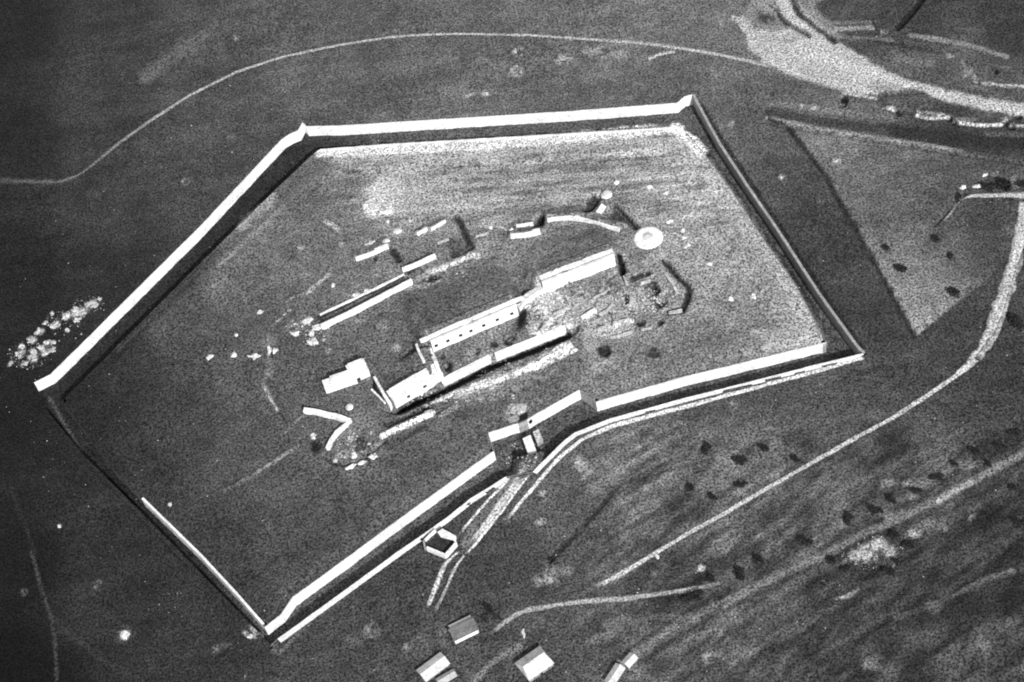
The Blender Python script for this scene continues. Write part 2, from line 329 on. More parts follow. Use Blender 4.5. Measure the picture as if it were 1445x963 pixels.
stroke([(1296, 158), (1316, 160), (1334, 163)], 3, 180, .9, .3, .3); stroke([(1345, 168), (1375, 169)], 3, 140, .7, .5, .4)
stroke([(1190, 130), (1210, 134), (1235, 139)], 4, 200, .9, .4); stroke([(1255, 153), (1263, 155)], 5, 190, .9, .5); stroke([(1195, 145), (1240, 150)], 5, 105, .6, .6, .5)
for a_ in [(1191, 142, 5, 5), (1266, 159, 4, 4), (1343, 169, 3.5, 3.5), (1421, 176, 5, 5), (1437, 166, 8, 4), (1406, 102, 3, 4)]: blob(*a_, 20, .9, 0, .2)
stroke([(1088, 147), (1130, 151), (1150, 153), (1200, 160), (1260, 168)], 7, 118, .7, .7, .5); blob(1133, 150, 6, 3, 185, .8); blob(1150, 153, 7, 3, 185, .8)
stroke([(1085, 160), (1150, 172), (1260, 186), (1360, 200), (1450, 206)], 13, 54, .75, .6, .3); stroke([(1264, 185), (1350, 196), (1445, 202)], 16, 42, .7, .6, .3)
stroke([(1081, 166), (1110, 171), (1151, 180), (1200, 188), (1257, 197), (1310, 205), (1357, 213)], 3.5, 145, .85, .4, .35)
stroke([(1390, 189), (1445, 191)], 5, 90, .7, .6, .3)
stroke([(1367, 97), (1377, 114)], 6, 125, .8); stroke([(1385, 116), (1415, 121), (1450, 121)], 4, 165, .9); stroke([(1357, 87), (1362, 108)], 3, 130, .8); stroke([(1372, 122), (1400, 128)], 3, 110, .7)
blob(1341, 80, 6, 3, 140, .7); blob(1418, 96, 10, 4, 110, .5)
# glacis edge, right ditch
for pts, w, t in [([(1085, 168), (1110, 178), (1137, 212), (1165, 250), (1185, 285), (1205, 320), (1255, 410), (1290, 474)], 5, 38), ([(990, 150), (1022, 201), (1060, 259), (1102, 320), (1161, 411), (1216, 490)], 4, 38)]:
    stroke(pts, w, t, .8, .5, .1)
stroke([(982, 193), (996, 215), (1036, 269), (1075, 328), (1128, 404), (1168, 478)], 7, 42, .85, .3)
# inner pale strips along the ramparts
stroke([(480, 222), (560, 218), (640, 216), (760, 207), (880, 196), (980, 205)], 13, 185, .6, .9, .5)
stroke([(700, 207), (770, 203)], 2.5, 80, .7)
stroke([(995, 225), (1040, 290), (1080, 350), (1130, 430), (1162, 480)], 14, 178, .6, .9, .3)
stroke([(1010, 260), (1060, 340), (1110, 410)], 12, 170, .4, 1, .6)
for x, y, rx, ry, t, o in [(530, 290, 16, 14, 215, .9), (545, 300, 12, 6, 225, .9), (520, 300, 6, 8, 225, .9), (560, 250, 45, 12, 170, .7), (600, 280, 60, 24, 160, .6), (540, 270, 30, 14, 190, .7), (680, 285, 70, 5, 175, .7),
   (700, 292, 50, 3, 170, .7), (850, 245, 60, 6, 160, .6), (900, 215, 60, 7, 175, .7), (960, 225, 25, 12, 180, .7), (640, 250, 50, 6, 160, .6), (740, 230, 80, 6, 145, .5), (575, 235, 40, 5, 165, .6), (1005, 260, 10, 20, 190, .6),
   (690, 310, 20, 6, 190, .7), (580, 312, 12, 3, 190, .7), (620, 330, 40, 14, 120, .5), (640, 345, 12, 10, 75, .6), (960, 380, 20, 10, 150, .5), (1100, 470, 60, 10, 170, .45), (1040, 325, 26, 4, 175, .8), (515, 345, 20, 10, 125, .6)]:
    blob(x, y, rx, ry, t, o, -6)
# curved streaks across the north of the interior
for k in range(16):
    y = 226 + k * 6.5; xa = 520 + random.random() * 160; xb = xa + 90 + random.random() * 220
    stroke([(xa, y + 8), ((xa + xb) / 2, y), (xb, y - 14)], 2.5 + random.random() * 3, random.choice((175, 165, 95, 185, 100)), .55, .7, .6, k)
stroke([(450, 216), (560, 210), (700, 203), (850, 191), (900, 186), (955, 183), (975, 198), (990, 215)], 14, 255, .97, .35, .05)  # sunlit inner slope painted as a near-white band
stroke([(470, 228), (600, 222), (700, 217), (800, 208), (900, 200)], 7, 175, .6, .9, .6)
for a_ in [(840, 440, 85, 30, 165, .55), (700, 312, 34, 9, 160, .6), (735, 360, 34, 22, 130, .55), (752, 395, 14, 12, 175, .6), (640, 330, 30, 10, 130, .5), (560, 385, 26, 12, 135, .5), (530, 380, 16, 14, 135, .5), (420, 460, 24, 12, 120, .5), (540, 470, 16, 12, 110, .4),
   (600, 470, 10, 8, 140, .5), (700, 555, 46, 8, 150, .55), (660, 560, 20, 6, 165, .5), (752, 462, 12, 14, 200, .7), (760, 480, 8, 10, 70, .6), (845, 520, 20, 12, 150, .5), (960, 300, 34, 14, 165, .5), (890, 345, 30, 12, 140, .5), (925, 365, 20, 10, 175, .6), (1000, 400, 30, 30, 165, .35), (480, 560, 30, 10, 95, .4)]: blob(*a_, -20, .7, 5)
for a_ in [(545, 268, 34, 16, 205, .7), (600, 262, 50, 8, 190, .6), (535, 292, 22, 16, 225, .8), (650, 288, 60, 5, 190, .6), (900, 214, 50, 6, 195, .6), (820, 262, 46, 5, 175, .5), (975, 245, 14, 20, 190, .5)]: blob(*a_, -8, .6, 9)
# centre: rubble, soil and rooftops, with some shade painted in
for x, y, rx, ry, t, o in [(790, 440, 42, 28, 200, .85), (770, 425, 20, 18, 225, .8), (765, 465, 18, 10, 235, .8), (785, 460, 12, 8, 235, .8), (830, 435, 40, 24, 150, .7), (930, 400, 22, 22, 145, .7), (905, 420, 50, 26, 135, .6), (893, 427, 6, 8, 220, .8),
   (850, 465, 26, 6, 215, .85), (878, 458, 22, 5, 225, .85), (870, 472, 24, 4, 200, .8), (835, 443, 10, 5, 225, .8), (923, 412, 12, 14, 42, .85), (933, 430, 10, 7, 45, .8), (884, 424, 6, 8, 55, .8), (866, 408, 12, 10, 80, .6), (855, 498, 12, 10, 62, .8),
   (905, 457, 9, 6, 42, .85), (932, 456, 7, 6, 42, .85), (926, 500, 9, 10, 70, .6), (838, 490, 20, 26, 165, .5), (852, 512, 24, 16, 165, .5), (700, 500, 40, 8, 145, .5), (700, 474, 26, 22, 118, .6), (718, 482, 12, 8, 40, .8), (697, 487, 8, 5, 42, .7), (673, 498, 7, 5, 50, .8),
   (632, 517, 8, 10, 42, .8), (625, 505, 5, 5, 45, .8), (736, 450, 7, 9, 28, .9), (735, 461, 16, 8, 60, .7), (765, 385, 16, 10, 130, .5), (510, 420, 12, 3, 150, .7), (542, 460, 8, 6, 150, .7), (560, 492, 10, 7, 145, .6), (505, 455, 14, 4, 120, .6), (463, 495, 6, 4, 150, .8),
   (665, 500, 8, 6, 150, .6), (680, 345, 12, 10, 140, .6), (600, 402, 28, 5, 160, .8), (609, 394, 14, 6, 52, .85), (690, 330, 12, 8, 100, .5), (745, 375, 20, 10, 140, .5), (700, 545, 18, 8, 150, .6), (752, 528, 40, 10, 150, .5), (695, 560, 20, 6, 130, .6),
   (505, 605, 40, 24, 110, .6), (495, 618, 5, 18, 170, .8), (508, 624, 7, 10, 45, .8), (484, 640, 14, 8, 130, .6), (530, 632, 20, 8, 120, .5), (445, 628, 12, 14, 38, .7), (442, 617, 5, 4, 150, .8), (382, 520, 10, 20, 105, .5), (380, 480, 16, 12, 110, .6), (434, 445, 10, 12, 110, .5)]:
    blob(x, y, rx, ry, t, o, -15)
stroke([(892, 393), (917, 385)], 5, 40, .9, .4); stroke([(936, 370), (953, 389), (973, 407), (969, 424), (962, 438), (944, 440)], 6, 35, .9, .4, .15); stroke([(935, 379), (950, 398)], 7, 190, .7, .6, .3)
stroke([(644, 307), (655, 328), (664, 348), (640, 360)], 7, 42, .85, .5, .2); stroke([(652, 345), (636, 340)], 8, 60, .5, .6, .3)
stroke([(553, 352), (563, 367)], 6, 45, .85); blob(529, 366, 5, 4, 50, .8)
area([(866, 289), (898, 322), (862, 312)], 62, .75, .8); stroke([(868, 290), (884, 306), (897, 321)], 4, 32, .9)  # triangle of slope shade painted on the ground, with a dark trench line
blob(763, 313, 8, 9, 32, .95, 30, .1); area([(840, 272), (846, 282), (836, 300), (820, 300), (828, 284)], 50, .85, .8)
stroke([(606, 572), (652, 553), (710, 533), (745, 519), (803, 488)], 10, 255, .98, .35, .04); stroke([(755, 521), (811, 494)], 5, 235, .9, .5, .3); stroke([(652, 561), (700, 542), (748, 528)], 7, 130, .6, .8, .5)
stroke([(564, 583), (640, 547), (697, 518), (745, 500), (803, 474)], 7, 20, .95, .25)  # shade on the sunken street floor, painted as a dark band
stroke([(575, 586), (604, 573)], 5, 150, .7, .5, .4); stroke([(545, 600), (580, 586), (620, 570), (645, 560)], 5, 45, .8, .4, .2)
stroke([(540, 614), (578, 597), (610, 583)], 7, 250, .97, .4, .1); stroke([(545, 628), (580, 611), (600, 603)], 6, 48, .7, .5, .3); stroke([(560, 628), (600, 610)], 4, 100, .6, .6, .5); stroke([(621, 587), (630, 580), (645, 574)], 5, 150, .7)
stroke([(603, 386), (640, 371), (664, 360), (674, 361)], 7, 225, .9, .5, .2); stroke([(582, 397), (605, 386)], 8, 150, .7, .6, .3)
stroke([(592, 376), (575, 387), (545, 402), (500, 424), (450, 450)], 4, 40, .75, .3)  # shadow behind the long free-standing wall, painted as a dark line
stroke([(430, 584), (400, 611)], 2.5, 110, .8, .4, .2); stroke([(420, 629), (360, 668)], 4, 130, .8, .5, .2); stroke([(360, 668), (318, 691)], 4, 90, .7, .5, .2)
stroke([(371, 541), (380, 560), (392, 580)], 3, 190, .95, .3, .1); stroke([(371, 541), (382, 520), (378, 500)], 4, 105, .7, .5, .4); stroke([(392, 580), (404, 596)], 3, 40, .6)
stroke([(384, 459), (409, 437)], 3, 140, .85, .4, .2); stroke([(409, 437), (402, 428), (413, 419)], 2.5, 140, .8); stroke([(413, 419), (434, 412)], 2.5, 110, .7); stroke([(434, 412), (463, 387)], 5, 165, .85, .5, .2); stroke([(463, 387), (480, 372)], 6, 110, .6, .6, .4)
stroke([(384, 459), (355, 470), (352, 485)], 8, 90, .5, .8, .5)
stroke([(459, 313), (470, 318), (477, 325)], 4, 200, .9, .4); blob(425, 349, 6, 4, 190, .9); blob(428, 388, 8, 3, 130, .8); blob(482, 346, 6, 4, 150, .8)
# left rampart remnants
stroke([(384, 283), (368, 295), (352, 308), (342, 320)], 12, 165, .9, .7, .35); stroke([(400, 290), (360, 330), (309, 375)], 4, 140, .7, .6, .4); stroke([(440, 228), (418, 250), (395, 268)], 8, 100, .6, .8, .5)
stroke([(309, 352), (250, 410), (207, 452), (167, 494)], 3.5, 112, .7, .6, .35); stroke([(180, 510), (230, 490), (260, 480)], 3, 62, .5)
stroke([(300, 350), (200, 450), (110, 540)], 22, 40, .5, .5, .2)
# outside
stroke([(0, 255), (60, 257), (83, 257), (104, 251)], 5, 78, .7, .7, .3)
stroke([(205, 110), (235, 85), (262, 70), (290, 55)], 16, 92, .7, .9, .4); stroke([(205, 112), (230, 100)], 8, 100, .5, .9, .4); blob(333, 53, 5, 5, 130, .8); stroke([(150, 315), (172, 292)], 5, 70, .5, .8)
for x, y, rx, ry, t, o in [(731, 72, 9, 8, 175, .75), (728, 100, 12, 8, 180, .75), (731, 73, 3, 5, 60, .9), (726, 99, 5, 4, 65, .9), (794, 84, 14, 8, 150, .7), (661, 135, 9, 3, 165, .8), (685, 132, 7, 4, 180, .8), (840, 71, 22, 8, 140, .7), (870, 78, 26, 8, 135, .6), (853, 70, 5, 3, 60, .8),
   (259, 257, 5, 4, 170, .9), (264, 254, 8, 7, 100, .5), (327, 194, 9, 7, 95, .6), (127, 214, 6, 6, 80, .7), (132, 275, 12, 10, 75, .5), (1181, 227, 6, 5, 170, .85), (1104, 251, 6, 5, 170, .85), (1032, 176, 5, 7, 130, .7), (958, 601, 10, 8, 135, .7), (905, 634, 8, 7, 140, .7), (1034, 572, 8, 7, 115, .6),
   (825, 662, 12, 16, 150, .65), (815, 650, 8, 10, 160, .6), (840, 690, 16, 12, 125, .6), (852, 650, 20, 10, 115, .5), (768, 699, 9, 9, 150, .7), (765, 737, 10, 8, 155, .7), (775, 812, 12, 18, 125, .65), (790, 806, 22, 10, 115, .6), (758, 820, 6, 12, 130, .6), (577, 915, 10, 10, 130, .6), (524, 890, 14, 14, 120, .6),
   (1000, 929, 10, 8, 130, .7), (990, 803, 7, 6, 160, .8), (1025, 779, 6, 5, 130, .7), (1060, 608, 30, 14, 100, .5), (1090, 615, 10, 14, 115, .5), (1225, 780, 26, 15, 175, .75), (1240, 770, 12, 12, 195, .7), (1205, 785, 8, 12, 165, .7), (1256, 780, 10, 10, 165, .7), (1290, 752, 12, 8, 165, .7), (1262, 728, 18, 10, 125, .6), (1280, 682, 12, 6, 150, .6),
   (1254, 683, 16, 8, 125, .6), (1290, 702, 10, 6, 145, .6), (1310, 740, 20, 10, 125, .5), (1192, 740, 14, 8, 115, .6), (1373, 731, 6, 5, 150, .7), (1335, 747, 5, 4, 150, .7), (1370, 655, 20, 8, 120, .5), (1319, 858, 12, 10, 125, .6), (1230, 935, 16, 14, 110, .6), (1260, 945, 20, 12, 100, .5), (1388, 910, 10, 14, 110, .6), (1420, 880, 14, 10, 95, .5),
   (1192, 793, 3, 5, 180, .7), (1260, 795, 4, 7, 165, .7), (980, 880, 20, 12, 95, .6), (1010, 872, 18, 10, 95, .5), (1065, 890, 14, 7, 95, .5), (850, 900, 24, 8, 115, .5), (870, 880, 26, 12, 105, .5), (905, 885, 16, 12, 100, .5), (590, 915, 20, 20, 95, .5), (630, 890, 10, 12, 95, .5), (690, 870, 14, 8, 30, .6), (840, 740, 12, 6, 110, .5), (925, 810, 8, 6, 110, .4),
   (1100, 340, 1, 1, 80, .1), (1308, 325, 8, 8, 130, .5), (1299, 318, 8, 8, 105, .5), (1425, 325, 14, 10, 95, .5), (315, 912, 12, 4, 95, .6), (303, 918, 5, 8, 90, .6), (175, 896, 15, 14, 80, .6), (175, 896, 7, 7, 225, .95), (138, 824, 8, 8, 78, .7), (135, 828, 4, 3, 110, .6), (34, 836, 6, 6, 70, .7), (84, 743, 3, 3, 200, .9), (179, 752, 2, 8, 65, .6), (90, 890, 12, 6, 60, .6),
   (346, 955, 2, 2, 150, .6), (1405, 245, 7, 4, 115, .6), (1430, 252, 8, 6, 110, .6), (1437, 262, 6, 4, 130, .7), (660, 820, 8, 12, 62, .4), (500, 905, 14, 14, 85, .5), (470, 930, 30, 16, 70, .4)]:
    blob(x, y, rx, ry, t, o, -12, .55, int(x) % 17)
stroke([(917, 83), (930, 77), (951, 73)], 3, 205, .95, .3); stroke([(850, 62), (900, 60), (950, 66)], 8, 120, .6, .8, .5)
stroke([(45, 780), (58, 830), (72, 870), (78, 910), (80, 960)], 4, 72, .75, .6, .3); stroke([(15, 690), (50, 780)], 6, 48, .5, .8, .3); stroke([(72, 870), (100, 895), (140, 930), (200, 960)], 6, 60, .6, .8, .4)
stroke([(150, 860), (175, 890), (215, 860)], 5, 55, .5, .9, .4); stroke([(235, 945), (250, 925)], 5, 62, .5)
stroke([(66, 556), (117, 642), (150, 672)], 3.5, 88, .8, .6, .3); stroke([(187, 712), (213, 739), (253, 779), (275, 801)], 3, 95, .8, .5, .3)
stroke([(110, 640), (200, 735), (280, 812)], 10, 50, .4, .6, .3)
stroke([(345, 893), (353, 899), (369, 896)], 5, 165, .9, .5)
stroke([(560, 786), (520, 815), (482, 846), (440, 875), (394, 922), (385, 918)], 4, 110, .7, .6, .3)
stroke([(664, 710), (640, 730), (610, 757)], 3, 90, .5, .6, .4)
stroke([(640, 900), (610, 930), (560, 963)], 20, 62, .4, .8, .4); stroke([(600, 862), (640, 930), (670, 960)], 10, 92, .5, .9, .5)
stroke([(670, 960), (690, 938), (712, 924), (733, 913)], 7, 138, .75, .6, .3)
stroke([(872, 685), (845, 717), (825, 740), (795, 770), (776, 790)], 6, 40, .6, .7, .3); stroke([(872, 685), (930, 668), (1000, 650)], 3, 55, .5, .6, .3); stroke([(1000, 610), (1100, 606), (1200, 590), (1262, 583)], 8, 95, .4, .9, .3)
# worn tracks at the lower right
stroke([(882, 932), (964, 875), (1021, 852), (1097, 812), (1140, 793), (1181, 775), (1218, 752), (1254, 739), (1327, 705), (1371, 680), (1431, 647), (1460, 630)], 9, 122, .7, .7, .4)
stroke([(1325, 706), (1371, 680)], 6, 170, .8, .5, .2); stroke([(1385, 672), (1431, 649), (1460, 632)], 6, 130, .7, .6, .3)
stroke([(900, 937), (980, 885), (1100, 822), (1180, 785)], 5, 48, .5, .7, .3); stroke([(1010, 870), (1100, 830), (1180, 800)], 6, 88, .4, .8, .4)
stroke([(1181, 845), (1195, 842), (1211, 832)], 4, 160, .85, .5, .2); stroke([(1264, 872), (1300, 860), (1327, 849), (1350, 838), (1397, 815), (1430, 806)], 6, 100, .7, .7, .3); blob(1318, 856, 14, 10, 125, .7); blob(1426, 805, 6, 3, 150, .7)
stroke([(1250, 963), (1290, 900), (1330, 880)], 16, 92, .5, .9, .5); stroke([(1340, 960), (1380, 905), (1430, 880)], 16, 90, .5, .9, .5); stroke([(1185, 830), (1260, 820), (1350, 780), (1440, 730)], 8, 80, .5, .9, .5)
stroke([(1240, 905), (1300, 940)], 30, 46, .4, .9, .3); stroke([(1300, 870), (1420, 850)], 30, 40, .5, .9, .3)
stroke([(740, 900), (735, 890)], 3, 130, .6); stroke([(765, 872), (745, 892)], 5, 100, .5); stroke([(855, 880), (900, 872), (960, 870)], 6, 105, .5, .8, .4); stroke([(995, 832), (1060, 815)], 10, 92, .5, .9, .4)
# pale cap strip along the gorge glacis
#stroke([(1221, 504), (1160, 522), (964, 576), (868, 600), (821, 620), (786, 649), (765, 674), (730, 716)], 4.5, 208, .95, .3, .1)
stroke([(1215, 501), (1160, 517), (964, 570), (862, 596), (815, 616), (780, 648)], 4, 100, .6, .4, .3)
stroke([(730, 716), (714, 733)], 4, 130, .8, .5)
area([(744, 640), (770, 645), (750, 664), (736, 664)], 110, .6, 1)
blob(728, 577, 15, 7, 165, .8, -10); blob(640 + 255 / 4.8, 520 + 150 / 4.8 + 110, 8, 6, 130, .3)
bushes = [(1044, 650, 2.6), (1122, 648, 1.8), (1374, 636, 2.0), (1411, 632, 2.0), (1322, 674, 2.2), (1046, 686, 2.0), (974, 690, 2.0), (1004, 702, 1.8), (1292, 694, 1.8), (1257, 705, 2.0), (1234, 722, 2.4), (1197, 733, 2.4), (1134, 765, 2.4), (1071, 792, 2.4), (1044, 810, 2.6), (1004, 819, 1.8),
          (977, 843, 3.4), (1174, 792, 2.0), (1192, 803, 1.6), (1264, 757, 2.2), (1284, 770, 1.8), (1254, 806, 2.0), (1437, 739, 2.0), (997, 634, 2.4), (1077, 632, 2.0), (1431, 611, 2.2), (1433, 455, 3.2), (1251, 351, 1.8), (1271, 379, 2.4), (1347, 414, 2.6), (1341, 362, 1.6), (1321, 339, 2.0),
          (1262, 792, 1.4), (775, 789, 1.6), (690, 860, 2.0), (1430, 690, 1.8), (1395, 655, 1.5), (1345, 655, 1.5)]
for x, y, r in bushes: blob(x, y, r * 4.2, r * 2.4, 48, .62, 25, .6, int(x) % 13)   # shade of the bushes painted on the ground
for x, y, rx, ry in [(132, 429, 12, 6), (112, 442, 12, 9), (95, 447, 7, 6), (78, 459, 8, 5), (56, 468, 7, 5), (46, 480, 6, 6), (30, 496, 6, 8), (66, 492, 11, 9), (46, 505, 8, 9), (36, 512, 8, 4), (15, 513, 5, 3)]: blob(x, y, rx, ry, 190, .8, -35, .75, x % 7)
blob(66, 492, 4, 3, 60, .8)
stroke([(744, 432), (754, 420), (766, 408)], 12, 225, .85, .6, .55); stroke([(760, 404), (766, 392), (778, 388)], 5, 205, .8, .5, .4)
stroke([(735, 660), (700, 700), (668, 745), (655, 770)], 13, 130, .6, .5, .35)
stroke([(874, 362), (877, 374), (880, 388)], 7, 18, .95, .3); stroke([(740, 441), (734, 458)], 8, 22, .9, .4); blob(853, 496, 11, 9, 50, .85, 0, .4); blob(922, 500, 9, 9, 62, .7, 0, .4)  # shadow wedge at the barracks end painted dark, then other dark hollows
V = np.clip(V, 4, 255)

# ------------------------------------------------------------------ materials
def nd(nt, t, **k):
    n = nt.nodes.new(t)
    for a, b in k.items(): setattr(n, a, b)
    return n
def material(name, base=None, attr=False, rough=.92, grain=.35, gscale=.92, bump=.35, stain=.12, specks=0.0, bsize=.8, streak=0.0):
    m = bpy.data.materials.new(name); m.use_nodes = True; nt = m.node_tree; nt.nodes.clear()
    out = nd(nt, 'ShaderNodeOutputMaterial'); b = nd(nt, 'ShaderNodeBsdfPrincipled'); b.inputs['Roughness'].default_value = rough
    b.inputs['Specular IOR Level'].default_value = .15
    nt.links.new(b.outputs[0], out.inputs[0])
    geo = nd(nt, 'ShaderNodeNewGeometry')
    def noise(sc, det=1.0, ro=.6):
        n = nd(nt, 'ShaderNodeTexNoise'); n.inputs['Scale'].default_value = sc; n.inputs['Detail'].default_value = det; n.inputs['Roughness'].default_value = ro
        nt.links.new(geo.outputs['Position'], n.inputs['Vector']); return n
    def mr(src, a, bb, c, d):
        n = nd(nt, 'ShaderNodeMapRange'); n.inputs[1].default_value = a; n.inputs[2].default_value = bb; n.inputs[3].default_value = c; n.inputs[4].default_value = d
        nt.links.new(src, n.inputs[0]); return n.outputs[0]
    def mul(a, bb):
        n = nd(nt, 'ShaderNodeMath', operation='MULTIPLY')
        for i, s in enumerate((a, bb)):
            if isinstance(s, (int, float)): n.inputs[i].default_value = s
            else: nt.links.new(s, n.inputs[i])
        return n.outputs[0]
    if attr:
        a = nd(nt, 'ShaderNodeAttribute'); a.attribute_name = 'tone'; src = a.outputs['Fac']
    else:
        src = base
    g = noise(gscale, 2.5, .9)
    val = mul(src, mr(g.outputs['Fac'], .41, .59, 1 - grain, 1 + grain))
    s = noise(.06, 3)
    val = mul(val, mr(s.outputs['Fac'], .3, .7, 1 - stain, 1 + stain))
    s2 = noise(.32, 2); val = mul(val, mr(s2.outputs['Fac'], .35, .65, 1 - stain, 1 + stain))
    if specks:
        v = nd(nt, 'ShaderNodeTexVoronoi'); v.inputs['Scale'].default_value = .55; v.inputs['Randomness'].default_value = 1
        nt.links.new(geo.outputs['Position'], v.inputs['Vector'])
        sp = mul(mr(v.outputs['Distance'], .12, .26, specks * 7, 0.0), src)
        g2 = noise(.9, 0); gate = mr(g2.outputs['Fac'], .50, .58, 0, 1)
        ad = nd(nt, 'ShaderNodeMath', operation='ADD'); nt.links.new(val, ad.inputs[0]); nt.links.new(mul(sp, gate), ad.inputs[1]); val = ad.outputs[0]
    cc = nd(nt, 'ShaderNodeCombineColor')
    for i in range(3): nt.links.new(val, cc.inputs[i])
    nt.links.new(cc.outputs[0], b.inputs['Base Color'])
    if bump:
        bn = noise(1.6, 2); bp = nd(nt, 'ShaderNodeBump'); bp.inputs['Strength'].default_value = bump; bp.inputs['Distance'].default_value = bsize
        nt.links.new(bn.outputs['Fac'], bp.inputs['Height']); nt.links.new(bp.outputs[0], b.inputs['Normal'])
    return m
M = {
 'ground': material('turf_and_soil', attr=True, grain=.84, specks=.15, bump=.45, bsize=.5),
 'track': material('worn_track', attr=True, grain=.7, bump=.3, bsize=.25),
 'wall': material('pale_masonry', .77, grain=.24, bump=.35, stain=.10, bsize=.3),
 'cope': material('masonry_cap', .66, grain=.16, bump=.2, bsize=.2),
 'capd': material('darkened_cap', .20, grain=.35, bump=.2, bsize=.2),  # darkened cap, shade in the colour, mostly on shaded wall runs
 'dim': material('dull_shaded_masonry', .30, grain=.3, bump=.3, bsize=.3),  # dull masonry, also the darkened copy for walls turned from the sun
 'dark': material('dark_opening', .012, grain=.2, bump=0),
 'slate': material('slate_roof', .12, grain=.3, bump=.2, bsize=.2),
 'roof': material('pale_tile_roof', .56, grain=.18, bump=.3, stain=.12, bsize=.15),  # pale tile colour, not varied with the sun
 'shed': material('sheet_roof', .40, grain=.2, bump=.2, stain=.15, bsize=.1),
 'stone': material('pale_stone', .62, grain=.35, bump=.5, bsize=.3),
 'chalk': material('chalk_spoil', .46, grain=.45, bump=.6, bsize=.4),
 'rubble': material('dusty_rubble', .42, grain=.5, bump=.5, bsize=.3),
 'mud': material('dark_yard_earth', .035, grain=.5, bump=.4, bsize=.3),
 'steel': material('painted_steel', .50, rough=.7, grain=.12, bump=.1, bsize=.1),
 'leaf': material('foliage', .03, grain=.4, bump=0),
 'bark': material('bark', .06, grain=.3, bump=.3, bsize=.1),
 'turf': material('turf_cover', attr=True, grain=.88, specks=.08, bump=.45, bsize=.5),
 'darkwall': material('very_dark_masonry', .11, grain=.4, bump=.3, bsize=.3),  # very dark masonry for the left-hand ditch walls
}

# ------------------------------------------------------------------ helpers
def mesh_obj(name, verts, faces, mat, parent=None, smooth=False):
    me = bpy.data.meshes.new(name); me.from_pydata([tuple(v) for v in verts], [], faces); me.update()
    bm = bmesh.new(); bm.from_mesh(me); bmesh.ops.recalc_face_normals(bm, faces=bm.faces); bm.to_mesh(me); bm.free()
    me.materials.append(mat)
    if smooth: me.shade_smooth()
    o = bpy.data.objects.new(name, me); COL.objects.link(o)
    if parent: 
        o.parent = parent; o.matrix_parent_inverse = Matrix.Translation(-parent.location)
    return o
def tag(o, label, cat, group=None, kind=None):
    if label: o['label'] = label
    if cat: o['category'] = cat
    if group: o['group'] = group
    if kind: o['kind'] = kind
    return o
def thing(name, label, cat, loc, group=None):
    o = bpy.data.objects.new(name, None); o.empty_display_size = 1; COL.objects.link(o); o.location = loc
    return tag(o, label, cat, group)

def resample(w, step):
    out = []
    for i in range(len(w) - 1):
        a, b = np.array(w[i], float), np.array(w[i + 1], float); n = max(1, int(math.hypot(*(b - a)) / step))
        for k in range(n): out.append(a + (b - a) * k / n)
    out.append(np.array(w[-1], float)); return np.array(out)
def offset(w, d):
    """miter offset to the left by d"""
    n = len(w); o = []
    for i in range(n):
        t1 = w[i] - w[i - 1] if i else w[1] - w[0]; t2 = w[i + 1] - w[i] if i < n - 1 else w[-1] - w[-2]
        t1 = t1 / (np.hypot(*t1) + 1e-9); t2 = t2 / (np.hypot(*t2) + 1e-9)
        n1 = np.array((-t1[1], t1[0])); n2 = np.array((-t2[1], t2[0])); m = n1 + n2; q = m @ m
        m = m / q * 2 if q > .6 else n1
        o.append(w[i] + m * d)
    return np.array(o)
def strip_solid(front, back, zb, zt, jit=.06, seed=0):
    """a closed band between two lines; zb / zt numbers or arrays"""
    n = len(front); zb = np.broadcast_to(zb, n); zt = np.broadcast_to(zt, n); V_ = []; F = []
    for i in range(n):
        j = jit * float(vnoise(front[i][0], front[i][1], 3.1, 90 + seed)); dv = back[i] - front[i]; dv = dv / (np.hypot(*dv) + 1e-9)
        a = front[i] + dv * j
        k = jit * 1.6 * float(vnoise(front[i][0], front[i][1], 4.3, 95 + seed))
        V_ += [(a[0], a[1], zb[i]), (a[0], a[1], zt[i] + k), (back[i][0], back[i][1], zt[i] + k), (back[i][0], back[i][1], zb[i])]
    for i in range(n - 1):
        a = 4 * i; b = a + 4
        for q in range(4): F.append((a + q, a + (q + 1) % 4, b + (q + 1) % 4, b + q))
    F.append((0, 1, 2, 3)); F.append((4 * n - 1, 4 * n - 2, 4 * n - 3, 4 * n - 4))
    return V_, F
def wall(name, label, cat, w, zb, zt, thick, side=1, mat='wall', cap=.45, capmat='cope', group=None, capw=None, wiggle=.16):
    """masonry wall: face on line w, body to its left (side=1) or right (-1), with a cap"""
    w = resample(np.array(w, float), 2.5)
    if callable(zb): zb = zb(w)
    if callable(zt): zt = zt(w)
    base = thing(name, label, cat, (w[0][0], w[0][1], float(np.min(zb))), group)
    b = offset(w, thick * side); seed = random.randint(0, 40)
    v, F = strip_solid(w, b, zb, zt, wiggle, seed); mesh_obj('masonry', v, F, M[mat], base)
    f2 = offset(w, -.10 * side); b2 = offset(w, (thick + .12) * side)
    if capw:                                  # narrow stone cap, then a turf-covered shoulder
        b3 = b2; b2 = offset(w, capw * side); v, F = strip_solid(offset(w, (capw + .004) * side), b3, zt + .012, zt + cap - .05, 0, seed); mesh_obj('turf_shoulder', v, F, M['turf'], base)
    v, F = strip_solid(f2, b2, zt + .012, zt + cap, wiggle * .6, seed); 
    # one long cap that follows the wall top
    c = mesh_obj('cap', v, F, M[capmat], base)
    line = offset(w, (thick + 1.6) * side); tv = [float(lin(Vat(p[0], p[1])) * KALB) for p in line]
    for o in base.children:                   # turf grows over the shoulder with the colour of the ground beside it
        if o.data.materials[0] == M['turf']:
            at_ = o.data.attributes.new('tone', 'FLOAT', 'POINT'); at_.data.foreach_set('value', [t for t in tv for _ in range(4)])
    return base

